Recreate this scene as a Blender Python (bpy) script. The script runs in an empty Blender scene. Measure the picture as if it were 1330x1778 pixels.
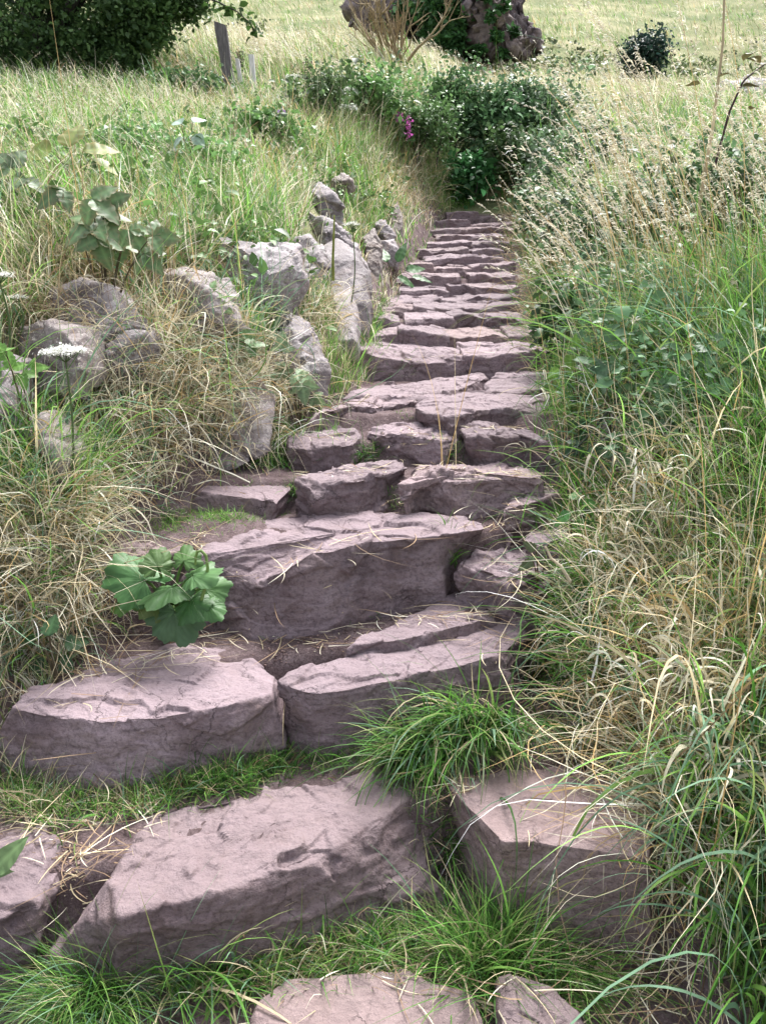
import bpy, math
import numpy as np
R = math.radians
sc = bpy.context.scene
COL = sc.collection

# ------------------------------------------------------------------ camera
PITCH, EYE, FPX = 17.2, 0.0, 1400.0
cam_d = bpy.data.cameras.new('camera'); cam = bpy.data.objects.new('camera', cam_d); COL.objects.link(cam)
cam_d.sensor_fit = 'VERTICAL'; cam_d.sensor_height = 24.0; cam_d.lens = FPX / 1778.0 * 24.0
cam_d.clip_start = 0.05; cam_d.clip_end = 600
cam.location = (0, 0, 0); cam.rotation_euler = (R(90 - PITCH), 0, 0)
sc.camera = cam

# ------------------------------------------------------------------ sky, sun, exposure
SUN_EL, SUN_AZ = 58.0, 20.0         # azimuth: 0 = from straight ahead (+Y), positive = towards the right
w = bpy.data.worlds.new('World'); sc.world = w; w.use_nodes = True
nt = w.node_tree; nt.nodes.clear()
out = nt.nodes.new('ShaderNodeOutputWorld'); bg = nt.nodes.new('ShaderNodeBackground')
sky = nt.nodes.new('ShaderNodeTexSky'); sky.sky_type = 'NISHITA'; sky.sun_disc = False
sky.sun_elevation = R(SUN_EL); sky.sun_rotation = R(SUN_AZ); sky.air_density = 1.0; sky.dust_density = 4.0; sky.ozone_density = 1.0
hs = nt.nodes.new('ShaderNodeHueSaturation'); hs.inputs['Saturation'].default_value = 0.35
nt.links.new(sky.outputs[0], hs.inputs['Color']); nt.links.new(hs.outputs[0], bg.inputs[0])
bg.inputs[1].default_value = 0.13; nt.links.new(bg.outputs[0], out.inputs[0])
sd = bpy.data.lights.new('sun', 'SUN'); sd.energy = 2.1; sd.angle = R(25); sd.color = (1.0, 0.98, 0.96)
so = bpy.data.objects.new('sun', sd); COL.objects.link(so)
so.rotation_euler = (R(90 - SUN_EL), 0, R(180 - SUN_AZ)); so.location = (0, 0, 30)
sc.view_settings.view_transform = 'Standard'; sc.view_settings.look = 'None'
sc.view_settings.exposure = 1.7; sc.view_settings.gamma = 1.0
try:
    sc.cycles.max_bounces = 6; sc.cycles.diffuse_bounces = 3; sc.cycles.glossy_bounces = 2
    sc.cycles.transmission_bounces = 3; sc.cycles.transparent_max_bounces = 4
except Exception: pass

# ------------------------------------------------------------------ pixels and rays (photo pixels, 1330 x 1778)
CT, ST = math.cos(R(PITCH)), math.sin(R(PITCH))
def ray(px, py):
    a = (px - 665.0) / FPX; b = -(py - 889.0) / FPX
    return np.array([a, CT + ST * b, -ST + CT * b])
def at(px, py, Y):                      # point on the ray at distance Y ahead
    d = ray(px, py); return d * (Y / d[1])
def on_plane(px, py, z):                # point on the ray at height z
    d = ray(px, py); return d * (z / d[2])
def proj(P):
    P = np.asarray(P, float); x, y, z = P[..., 0], P[..., 1], P[..., 2]
    dep = np.maximum(y * CT - z * ST, 1e-3); up = y * ST + z * CT
    return 665 + FPX * x / dep, 889 - FPX * up / dep

# ------------------------------------------------------------------ noise
def _h(ix, iy, iz, s):
    with np.errstate(over='ignore'):
        n = (ix.astype(np.uint32) * np.uint32(374761393) + iy.astype(np.uint32) * np.uint32(668265263)
             + iz.astype(np.uint32) * np.uint32(2246822519) + np.uint32((s * 3266489917 + 12345) & 0xffffffff))
        n = (n ^ (n >> np.uint32(13))) * np.uint32(1274126177)
        n = (n ^ (n >> np.uint32(16))) * np.uint32(2246822519)
        n = n ^ (n >> np.uint32(15))
    return n.astype(np.float64) / 4294967295.0
def vnoise(P, s=0):
    F = np.floor(P); f = P - F; I = F.astype(np.int64); u = f * f * f * (f * (f * 6 - 15) + 10)
    r = 0
    for dx in (0, 1):
        for dy in (0, 1):
            for dz in (0, 1):
                wt = (u[:, 0] if dx else 1 - u[:, 0]) * (u[:, 1] if dy else 1 - u[:, 1]) * (u[:, 2] if dz else 1 - u[:, 2])
                r = r + wt * _h(I[:, 0] + dx, I[:, 1] + dy, I[:, 2] + dz, s)
    return r * 2 - 1
def fbm(P, sc_, oct=4, s=0, gain=0.5):
    r = 0; a = 1.0; f = sc_; t = 0
    for i in range(oct):
        r = r + a * vnoise(P * f, s + i * 17); t += a; a *= gain; f *= 2.03
    return r / t
def fbm2(x, y, sc_, oct=3, s=0):
    return fbm(np.stack([x, y, np.zeros_like(x) + 0.37 * s], 1), sc_, oct, s)
def cells(P, s=0):
    F = np.floor(P); I = F.astype(np.int64)
    d1 = np.full(len(P), 1e9); d2 = np.full(len(P), 1e9); rv = np.zeros((len(P), 4)); cp = np.zeros_like(P)
    for dx in (-1, 0, 1):
        for dy in (-1, 0, 1):
            for dz in (-1, 0, 1):
                a, b, c = I[:, 0] + dx, I[:, 1] + dy, I[:, 2] + dz
                q = np.stack([a + _h(a, b, c, s), b + _h(a, b, c, s + 1), c + _h(a, b, c, s + 2)], 1)
                d = ((q - P) ** 2).sum(1); m = d < d1
                d2 = np.where(m, d1, np.minimum(d2, d)); d1 = np.where(m, d, d1)
                if m.any():
                    cp[m] = q[m]
                    rv[m] = np.stack([_h(a[m], b[m], c[m], s + k) for k in (3, 4, 5, 6)], 1)
    return np.sqrt(d1), np.sqrt(d2), rv, cp

# ------------------------------------------------------------------ objects
def tag(o, label, cat, group=None, kind=None):
    o['label'] = label; o['category'] = cat
    if group: o['group'] = group
    if kind: o['kind'] = kind
    return o
def empty(name, loc):
    o = bpy.data.objects.new(name, None); o.location = tuple(float(v) for v in loc); o.empty_display_size = 0.05
    COL.objects.link(o); return o
def mesh_obj(name, V, F, mat, parent=None, loc=None, col=None, smooth=True):
    """V (n,3) world coordinates; F list of int arrays (m,k). The object's origin is put at loc (world)."""
    V = np.asarray(V, np.float64)
    if parent is not None and loc is None: loc = np.array(parent.location)
    if loc is None: loc = np.array([V[:, 0].mean(), V[:, 1].mean(), V[:, 2].min()])
    loc = np.asarray(loc, float)
    if not isinstance(F, (list, tuple)): F = [F]
    F = [np.asarray(f, np.int64) for f in F if len(f)]
    me = bpy.data.meshes.new(name)
    nl = sum(f.size for f in F); npoly = sum(len(f) for f in F)
    me.vertices.add(len(V)); me.vertices.foreach_set('co', (V - loc).astype(np.float32).ravel())
    me.loops.add(nl); me.loops.foreach_set('vertex_index', np.concatenate([f.ravel() for f in F]).astype(np.int32))
    me.polygons.add(npoly)
    tot = np.concatenate([np.full(len(f), f.shape[1]) for f in F])
    st = np.concatenate([[0], np.cumsum(tot)[:-1]])
    me.polygons.foreach_set('loop_start', st.astype(np.int32))
    me.update(calc_edges=True); me.validate()
    if smooth: me.polygons.foreach_set('use_smooth', np.ones(len(me.polygons), bool))
    if col is not None:
        at_ = me.color_attributes.new('col', 'FLOAT_COLOR', 'POINT')
        c4 = np.ones((len(V), 4), np.float32); c4[:, :3] = col; at_.data.foreach_set('color', c4.ravel())
    me.materials.append(mat)
    o = bpy.data.objects.new(name, me); COL.objects.link(o)
    if parent is not None:
        o.parent = parent; o.location = tuple(float(v) for v in (loc - np.array(parent.location)))
    else: o.location = tuple(float(v) for v in loc)
    return o
class Acc:                                # collects pieces of ONE mesh
    def __init__(s): s.V = []; s.F = {}; s.C = []; s.n = 0
    def add(s, V, F, C=None):
        V = np.asarray(V).reshape(-1, 3); s.V.append(V)
        for f in (F if isinstance(F, (list, tuple)) else [F]):
            f = np.asarray(f, np.int64)
            if len(f): s.F.setdefault(f.shape[1], []).append(f + s.n)
        if C is not None: s.C.append(np.broadcast_to(np.asarray(C, float), (len(V), 3)))
        s.n += len(V)
    def build(s, name, mat, parent=None, loc=None, smooth=True):
        return mesh_obj(name, np.concatenate(s.V), [np.concatenate(v) for v in s.F.values()], mat, parent, loc,
                        np.concatenate(s.C) if s.C else None, smooth)
def grid_faces(nr, nc, wrap=False):
    i = np.arange(nr - 1)[:, None] * nc; j = np.arange(nc if wrap else nc - 1)[None, :]; j2 = (j + 1) % nc
    return np.stack([(i + j), (i + j2), (i + nc + j2), (i + nc + j)], -1).reshape(-1, 4)

# ------------------------------------------------------------------ materials
def newmat(name):
    m = bpy.data.materials.new(name); m.use_nodes = True; t = m.node_tree; t.nodes.clear()
    o = t.nodes.new('ShaderNodeOutputMaterial'); return m, t, o
def N(t, typ, **kw):
    n = t.nodes.new(typ)
    for k, v in kw.items():
        if k in n.inputs: n.inputs[k].default_value = v
        else: setattr(n, k, v)
    return n
def ramp(t, src, stops):
    r = t.nodes.new('ShaderNodeValToRGB'); e = r.color_ramp.elements
    while len(e) < len(stops): e.new(0.5)
    for k, (p, c) in zip(e, stops): k.position = p; k.color = (*c, 1) if len(c) == 3 else c
    t.links.new(src, r.inputs[0]); return r.outputs[0]
def mix(t, fac, a, b, mode='MIX'):
    m = t.nodes.new('ShaderNodeMix'); m.data_type = 'RGBA'; m.blend_type = mode
    for s, v in ((m.inputs['Factor'], fac), (m.inputs[6], a), (m.inputs[7], b)):
        if hasattr(v, 'links'): t.links.new(v, s)
        else: s.default_value = v if not isinstance(v, tuple) else (*v, 1) if len(v) == 3 else v
    return m.outputs[2]
def leaf_mat(name, rough=0.55, trans=0.42, spec=0.25, noise=0.25):
    m, t, o = newmat(name)
    a = N(t, 'ShaderNodeVertexColor', layer_name='col')
    tc = N(t, 'ShaderNodeNewGeometry')
    nz = N(t, 'ShaderNodeTexNoise', Scale=9.0, Detail=3.0); t.links.new(tc.outputs['Position'], nz.inputs['Vector'])
    mr = N(t, 'ShaderNodeMapRange'); mr.inputs[3].default_value = 1 - noise; mr.inputs[4].default_value = 1 + noise
    mr.inputs[1].default_value = 0.3; mr.inputs[2].default_value = 0.7
    t.links.new(nz.outputs[0], mr.inputs[0])
    vm = N(t, 'ShaderNodeVectorMath', operation='SCALE'); t.links.new(a.outputs[0], vm.inputs[0]); t.links.new(mr.outputs[0], vm.inputs['Scale'])
    p = N(t, 'ShaderNodeBsdfPrincipled', Roughness=rough); p.inputs['Specular IOR Level'].default_value = spec
    tr = N(t, 'ShaderNodeBsdfTranslucent'); ms = N(t, 'ShaderNodeMixShader'); ms.inputs[0].default_value = trans
    t.links.new(vm.outputs[0], p.inputs['Base Color']); t.links.new(vm.outputs[0], tr.inputs[0])
    t.links.new(p.outputs[0], ms.inputs[1]); t.links.new(tr.outputs[0], ms.inputs[2]); t.links.new(ms.outputs[0], o.inputs[0])
    return m
def stone_mat(name, base, dark, pale, speck=None, bump=0.5, warm=(0.20, 0.13, 0.10)):
    m, t, o = newmat(name)
    tc = N(t, 'ShaderNodeTexCoord'); oi = N(t, 'ShaderNodeObjectInfo')
    off = N(t, 'ShaderNodeVectorMath', operation='SCALE'); off.inputs[0].default_value = (31.7, 17.3, 11.9)
    t.links.new(oi.outputs['Random'], off.inputs['Scale'])
    ad = N(t, 'ShaderNodeVectorMath', operation='ADD'); t.links.new(tc.outputs['Object'], ad.inputs[0]); t.links.new(off.outputs[0], ad.inputs[1])
    P = ad.outputs[0]
    def nz(scale, det=6.0, rough=0.6, dist=0.0):
        n = N(t, 'ShaderNodeTexNoise', Scale=scale, Detail=det, Roughness=rough, Distortion=dist); t.links.new(P, n.inputs['Vector']); return n.outputs[0]
    big = nz(2.6, 5, 0.62, 0.6); mid = nz(13, 7, 0.68, 0.4); fine = nz(90, 6, 0.7); vfine = nz(420, 2, 0.5)
    c = ramp(t, big, [(0.28, dark), (0.5, base), (0.72, pale)])
    c = mix(t, ramp(t, mid, [(0.42, (0, 0, 0)), (0.68, (0.75, 0.75, 0.75))]), c, pale)
    c = mix(t, ramp(t, nz(5.3, 6, 0.6, 1.2), [(0.52, (0, 0, 0)), (0.70, (0.55, 0.55, 0.55))]), c, warm)
    c = mix(t, ramp(t, fine, [(0.30, (0.85, 0.85, 0.85)), (0.52, (0, 0, 0))]), c, dark)
    sm = N(t, 'ShaderNodeMapping'); sm.inputs['Scale'].default_value = (9, 34, 60); sm.inputs['Rotation'].default_value = (.2, .3, .5); t.links.new(P, sm.inputs[0]); sn = N(t, 'ShaderNodeTexNoise', Scale=1.0, Detail=6.0, Roughness=0.7, Distortion=0.8); t.links.new(sm.outputs[0], sn.inputs['Vector'])
    c = mix(t, ramp(t, sn.outputs[0], [(0.30, (.7, .7, .7)), (0.46, (0, 0, 0))]), c, dark); c = mix(t, ramp(t, sn.outputs[0], [(0.56, (0, 0, 0)), (0.72, (.5, .5, .5))]), c, pale)
    # dust on upward faces; the paling also paints in some of their top light
    g = N(t, 'ShaderNodeNewGeometry'); sx = N(t, 'ShaderNodeSeparateXYZ'); t.links.new(g.outputs['Normal'], sx.inputs[0])
    up = N(t, 'ShaderNodeMath', operation='MULTIPLY_ADD'); t.links.new(mid, up.inputs[0]); up.inputs[1].default_value = 0.5; up.inputs[2].default_value = -0.25
    up2 = N(t, 'ShaderNodeMath', operation='ADD'); t.links.new(up.outputs[0], up2.inputs[0]); t.links.new(sx.outputs[2], up2.inputs[1])
    c = mix(t, ramp(t, up2.outputs[0], [(0.62, (0, 0, 0)), (0.95, (0.5, 0.5, 0.5))]), c, pale)
    if speck:
        vo = N(t, 'ShaderNodeTexVoronoi', Scale=60.0); t.links.new(P, vo.inputs['Vector'])
        c = mix(t, ramp(t, vo.outputs['Distance'], [(0.12, (0.8, 0.8, 0.8)), (0.26, (0, 0, 0))]), c, speck)
        c = mix(t, ramp(t, nz(6.5, 5, 0.7), [(0.58, (0, 0, 0)), (0.64, (0.6, 0.6, 0.6))]), c, speck)
    wv = N(t, 'ShaderNodeVectorMath', operation='MULTIPLY_ADD'); nn_ = N(t, 'ShaderNodeTexNoise', Scale=7.0, Detail=5.0, Roughness=0.7); t.links.new(P, nn_.inputs['Vector'])
    t.links.new(nn_.outputs['Color'], wv.inputs[0]); wv.inputs[1].default_value = (.16, .16, .16); t.links.new(P, wv.inputs[2])
    ck = N(t, 'ShaderNodeTexVoronoi', Scale=5.5, feature='DISTANCE_TO_EDGE'); t.links.new(wv.outputs[0], ck.inputs['Vector'])
    ckm = N(t, 'ShaderNodeMapRange'); ckm.inputs[1].default_value = 0.0; ckm.inputs[2].default_value = 0.014; t.links.new(ck.outputs[0], ckm.inputs[0])
    part = ramp(t, nz(3.1, 3, 0.5), [(0.50, (1, 1, 1)), (0.60, (0, 0, 0))])          # cracks only here and there
    ckx = N(t, 'ShaderNodeMath', operation='MAXIMUM'); t.links.new(ckm.outputs[0], ckx.inputs[0]); t.links.new(part, ckx.inputs[1])
    c = mix(t, ckx.outputs[0], (dark[0] * .8, dark[1] * .8, dark[2] * .8), c)
    wn = N(t, 'ShaderNodeTexWhiteNoise', noise_dimensions='1D'); t.links.new(oi.outputs['Random'], wn.inputs['W'])   # each block its own tint
    c = mix(t, ramp(t, wn.outputs[0], [(0.45, (0, 0, 0)), (1.0, (.5, .5, .5))]), c, mix(t, 1.0, c, (1.12, 1.04, .86), 'MULTIPLY'))
    c = mix(t, ramp(t, nz(1.7, 4, 0.7, 1.0), [(0.56, (0, 0, 0)), (0.70, (.6, .6, .6))]), c, mix(t, 1.0, c, (.62, .60, .60), 'MULTIPLY'))
    rv = N(t, 'ShaderNodeMapRange'); rv.inputs[3].default_value = 0.80; rv.inputs[4].default_value = 1.16; t.links.new(oi.outputs['Random'], rv.inputs[0])
    sc_ = N(t, 'ShaderNodeVectorMath', operation='SCALE'); t.links.new(c, sc_.inputs[0]); t.links.new(rv.outputs[0], sc_.inputs['Scale'])
    p = N(t, 'ShaderNodeBsdfPrincipled', Roughness=0.78); p.inputs['Specular IOR Level'].default_value = 0.28
    t.links.new(sc_.outputs[0], p.inputs['Base Color'])
    rr = N(t, 'ShaderNodeMapRange'); rr.inputs[3].default_value = 0.6; rr.inputs[4].default_value = 0.95; t.links.new(mid, rr.inputs[0]); t.links.new(rr.outputs[0], p.inputs['Roughness'])
    h1 = N(t, 'ShaderNodeMath', operation='MULTIPLY_ADD'); t.links.new(fine, h1.inputs[0]); h1.inputs[1].default_value = 0.6; t.links.new(mid, h1.inputs[2])
    h2 = N(t, 'ShaderNodeMath', operation='MULTIPLY_ADD'); t.links.new(vfine, h2.inputs[0]); h2.inputs[1].default_value = 0.16; t.links.new(h1.outputs[0], h2.inputs[2])
    h3 = N(t, 'ShaderNodeMath', operation='MULTIPLY_ADD'); t.links.new(ckx.outputs[0], h3.inputs[0]); h3.inputs[1].default_value = 0.25; t.links.new(h2.outputs[0], h3.inputs[2]); h2 = h3
    b = N(t, 'ShaderNodeBump', Strength=bump, Distance=0.018); t.links.new(h2.outputs[0], b.inputs['Height']); t.links.new(b.outputs[0], p.inputs['Normal'])
    t.links.new(p.outputs[0], o.inputs[0]); return m
def bark_mat(name, c1, c2, scale=14):
    m, t, o = newmat(name); tc = N(t, 'ShaderNodeNewGeometry')
    mp = N(t, 'ShaderNodeMapping'); mp.inputs['Scale'].default_value = (1, 1, 0.18); t.links.new(tc.outputs['Position'], mp.inputs[0])
    n = N(t, 'ShaderNodeTexNoise', Scale=scale * 4, Detail=6.0, Roughness=0.65); t.links.new(mp.outputs[0], n.inputs['Vector'])
    c = ramp(t, n.outputs[0], [(0.3, c1), (0.7, c2)])
    p = N(t, 'ShaderNodeBsdfPrincipled', Roughness=0.85); t.links.new(c, p.inputs['Base Color'])
    b = N(t, 'ShaderNodeBump', Strength=0.6, Distance=0.01); t.links.new(n.outputs[0], b.inputs['Height']); t.links.new(b.outputs[0], p.inputs['Normal'])
    t.links.new(p.outputs[0], o.inputs[0]); return m

M_STEP = stone_mat('trodden_stone', (0.205, 0.150, 0.162), (0.088, 0.063, 0.070), (0.295, 0.232, 0.252), bump=0.8, warm=(.17, .118, .105))
M_WALL = stone_mat('wall_stone', (0.25, 0.215, 0.222), (0.10, 0.082, 0.088), (0.36, 0.325, 0.33), speck=(0.50, 0.48, 0.46), bump=0.7)
M_CRAG = stone_mat('crag_stone', (0.17, 0.135, 0.14), (0.05, 0.038, 0.042), (0.29, 0.245, 0.25), bump=0.9)
M_GRASS = leaf_mat('grass_blade'); M_LEAF = leaf_mat('leaf', 0.45, 0.28, 0.3); M_DRY = leaf_mat('dry_stalk', 0.7, 0.2, 0.2)
M_BARK = bark_mat('bark', (0.03, 0.025, 0.02), (0.09, 0.075, 0.06)); M_TWIG = bark_mat('lichened_bark', (0.16, 0.11, 0.07), (0.40, 0.31, 0.17))
M_POST = bark_mat('weathered_wood', (0.06, 0.052, 0.052), (0.17, 0.15, 0.15)); M_STAKE = bark_mat('pale_wood', (0.45, 0.42, 0.41), (0.75, 0.72, 0.71))
M_PETAL = leaf_mat('petal', 0.6, 0.3, 0.2, 0.1)

# ------------------------------------------------------------------ terrain
# stair steps: (front distance at X=0, slope of the front in X, level of the tread)
STEPS = [(1.78, 0.28, -1.42), (2.40, 0.30, -1.21), (2.71, 0.20, -0.945), (3.09, 0.0, -0.83), (3.42, 0.0, -0.745), (3.68, 0.0, -0.665)]
UP_Y = dict(zip('GHIJKLMNOPQRSTU', (4.85, 5.30, 5.72, 6.15, 6.5, 6.95, 7.45, 7.95, 8.4, 8.9, 9.4, 9.9, 10.4, 10.9, 11.4)))
UP_FRONT = dict(zip('GHIJKLMNOPQRSTU', (614, 583, 556, 534, 523, 506, 482, 466, 450, 437, 423, 410, 399, 386, 374)))
for k, Y in UP_Y.items(): STEPS.append((Y + 0.05, 0.0, at(800, UP_FRONT[k], Y)[2]))
_ye = np.array([-6, 1.3, 1.5, 1.9, 2.4, 2.8, 3.2, 3.7, 4.3, 4.8, 6.0, 7.5, 9.0, 11.4, 12.6, 20, 60, 200])
_xl = np.array([-1.3, -1.25, -1.2, -1.1, -1.0, -.88, -.72, -.42, -.22, -.12, 0.0, .12, .38, .74, 1.3, 2.2, 5, 9])
_xr = np.array([.76, .74, .71, .66, .57, .74, .79, .76, .84, .95, 1.06, 1.22, 1.42, 1.75, 1.5, 2.3, 5.1, 9.1])
_zb_y = np.array([-6, 1.2] + [s[0] for s in STEPS] + [12.0, 13.0, 15.0, 20, 28, 40, 60, 90, 200])
_zb_z = np.array([-1.75, -1.63] + [s[2] - 0.02 for s in STEPS] + [0.78, 1.15, 1.9, 3.5, 6.0, 11.0, 21.5, 38, 100])
_lr_d = np.array([0, .12, .35, .7, 1.3, 2.5, 5, 12, 60]); _lr_z = np.array([0, .16, .40, .66, .82, .98, 1.2, 1.5, 5])
_rr_d = np.array([0, .12, .4, 1.0, 2.0, 4, 12, 60]); _rr_z = np.array([0, .05, .16, .34, .5, .65, 0.6, 3])
def smooth(a, b, x):
    t = np.clip((x - a) / (b - a), 0, 1); return t * t * (3 - 2 * t)
def edges(Y): return np.interp(Y, _ye, _xl), np.interp(Y, _ye, _xr)
def terrain(X, Y, fine=True):
    X = np.atleast_1d(np.asarray(X, float)); Y = np.atleast_1d(np.asarray(Y, float))
    xl, xr = edges(Y); zb = np.interp(Y, _zb_y, _zb_z)
    st = np.full_like(X, -1.66); prev = -1.66
    for (f, k, z) in STEPS:
        d = Y - (f + k * np.clip(X, -1.2, 0.8)); st = st + (z - 0.016 - prev) * smooth(-0.02, 0.09, d); prev = z - 0.016
    st = np.where(Y > 11.45, np.interp(Y, [11.45, 12, 13], [st.max() if False else prev, 0.78, 1.15]), st)
    st = np.where(Y > 13, zb, st)
    st = st + .11 * np.exp(-.5 * (((X - .33) / .2) ** 2 + ((Y - 2.08) / .13) ** 2)) + .055 * np.exp(-.5 * (((X + .60) / .14) ** 2 + ((Y - 2.88) / .12) ** 2)) + .05 * np.exp(-.5 * (((X - .3) / .25) ** 2 + ((Y - 2.6) / .07) ** 2))
    ins = smooth(0, 0.14, np.minimum(X - xl, xr - X) + 0.08)
    dl = np.maximum(xl - X, 0); dr = np.maximum(X - xr, 0)
    far = 1 - smooth(12, 26, Y)
    sl = np.interp(Y, [-5, 1.3, 2.2, 3.2, 3.8], [.1, .12, .45, .9, 1.0])
    sr = np.interp(Y, [-5, 1.2, 2.5, 4], [.3, .4, .7, 1.0])
    rise = np.interp(dl, _lr_d, _lr_z) * sl + 0.06 * np.clip(Y - 4.5, 0, 9) * smooth(0.15, 1.4, dl)
    rise = rise * (0.35 + 0.65 * far) + np.interp(dr, _rr_d, _rr_z) * sr * far
    rise = rise - 1.3 * smooth(3.0, 9.0, X - 0.12 * Y) * smooth(12, 20, Y) * (1 - smooth(26, 40, Y))
    base = zb + rise + 0.16 * fbm2(X, Y, 0.35, 3, 5) * smooth(4, 14, Y) + 0.5 * fbm2(X, Y, 0.11, 2, 8) * smooth(16, 40, Y)
    base = base + 0.035 * fbm2(X, Y, 1.7, 3, 9) * smooth(0.05, 0.4, dl + dr)
    z = st * ins + base * (1 - ins)
    if fine: z = z + 0.012 * fbm2(X, Y, 9, 4, 3) + 0.006 * fbm2(X, Y, 34, 2, 4)
    return z
def hit(px, py, ymax=150.0):
    d = ray(px, py); d = d / d[1]; ys = np.concatenate([np.linspace(0.9, 16, 900), np.linspace(16.1, ymax, 900)])
    P = ys[:, None] * d[None, :]; h = P[:, 2] - terrain(P[:, 0], P[:, 1], False)
    i = np.argmax(h < 0); i = i if h[i] < 0 else len(ys) - 1
    return P[i]
def hits(px, py):
    px = np.asarray(px, float); py = np.asarray(py, float); a = (px - 665) / FPX; b = -(py - 889) / FPX
    dy = CT + ST * b; dx = a / dy; dz = (-ST + CT * b) / dy; ys = np.geomspace(.9, 24, 110); n = len(px)
    Yg = np.repeat(ys[None], n, 0); h = Yg * dz[:, None] - terrain((Yg * dx[:, None]).ravel(), Yg.ravel(), False).reshape(n, -1)
    i = np.argmax(h < 0, 1); i = np.where((h < 0).any(1), i, len(ys) - 1); i = np.maximum(i, 1); r = np.arange(n)
    h0, h1 = h[r, i - 1], h[r, i]; f = np.clip(h0 / np.maximum(h0 - h1, 1e-9), 0, 1); Yh = ys[i - 1] + (ys[i] - ys[i - 1]) * f
    return np.stack([Yh * dx, Yh, Yh * dz], 1)
def ground(x, y): return float(terrain(x, y)[0])

ncx, nry = 420, 640
tt = np.linspace(-1, 1, ncx); uu = np.sign(tt) * (0.35 * np.abs(tt) + 0.65 * np.abs(tt) ** 3)
vy = np.concatenate([np.linspace(-4, 1.0, 40), np.linspace(1.02, 6, 300), np.geomspace(6.03, 190, nry - 340)])
XX = uu[None, :] * (np.maximum(4.5, 1.05 * vy + 4))[:, None]; YY = np.repeat(vy[:, None], ncx, 1)
tz = terrain(XX.ravel(), YY.ravel())
tv = np.stack([XX.ravel(), YY.ravel(), tz], 1)
xl_, xr_ = edges(YY.ravel()); off = np.maximum(np.maximum(xl_ - XX.ravel(), XX.ravel() - xr_), 0)
off = np.where(YY.ravel() > 11.6, 1.0, off)
msk = smooth(0.05, 0.5, off + 0.12 * fbm2(XX.ravel(), YY.ravel(), 3.0, 3, 21))
m, t, o = newmat('soil_and_thatch')
g = N(t, 'ShaderNodeNewGeometry'); va = N(t, 'ShaderNodeVertexColor', layer_name='col')
def _n(scale, det=6.0, rough=0.65):
    n = N(t, 'ShaderNodeTexNoise', Scale=scale, Detail=det, Roughness=rough); t.links.new(g.outputs['Position'], n.inputs['Vector']); return n.outputs[0]
soil = ramp(t, _n(11), [(0.3, (0.095, 0.066, 0.068)), (0.5, (0.165, 0.120, 0.124)), (0.72, (0.25, 0.195, 0.20))])
soil = mix(t, ramp(t, _n(160), [(0.35, (0.6, 0.6, 0.6)), (0.55, (0, 0, 0))]), soil, (0.06, 0.04, 0.036))
soil = mix(t, ramp(t, _n(75, 4), [(0.6, (0, 0, 0)), (0.68, (0.7, 0.7, 0.7))]), soil, (0.36, 0.28, 0.26))
turf = ramp(t, _n(0.55, 8), [(0.32, (0.11, 0.155, 0.065)), (0.5, (0.22, 0.235, 0.12)), (0.68, (0.37, 0.34, 0.21))])
turf = mix(t, ramp(t, _n(26, 6, 0.75), [(0.3, (0.75, 0.75, 0.75)), (0.52, (0, 0, 0))]), turf, (0.07, 0.065, 0.03))
c = mix(t, va.outputs[0], soil, turf)
p = N(t, 'ShaderNodeBsdfPrincipled', Roughness=0.95); p.inputs['Specular IOR Level'].default_value = 0.1
t.links.new(c, p.inputs['Base Color'])
b = N(t, 'ShaderNodeBump', Strength=0.9, Distance=0.02); t.links.new(_n(60, 8, 0.75), b.inputs['Height']); t.links.new(b.outputs[0], p.inputs['Normal'])
t.links.new(p.outputs[0], o.inputs[0]); M_SOIL = m
go = mesh_obj('hillside_ground', tv, grid_faces(len(vy), ncx), M_SOIL, loc=(0, 0, 0), col=np.repeat(msk[:, None], 3, 1))
go['kind'] = 'structure'
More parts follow.
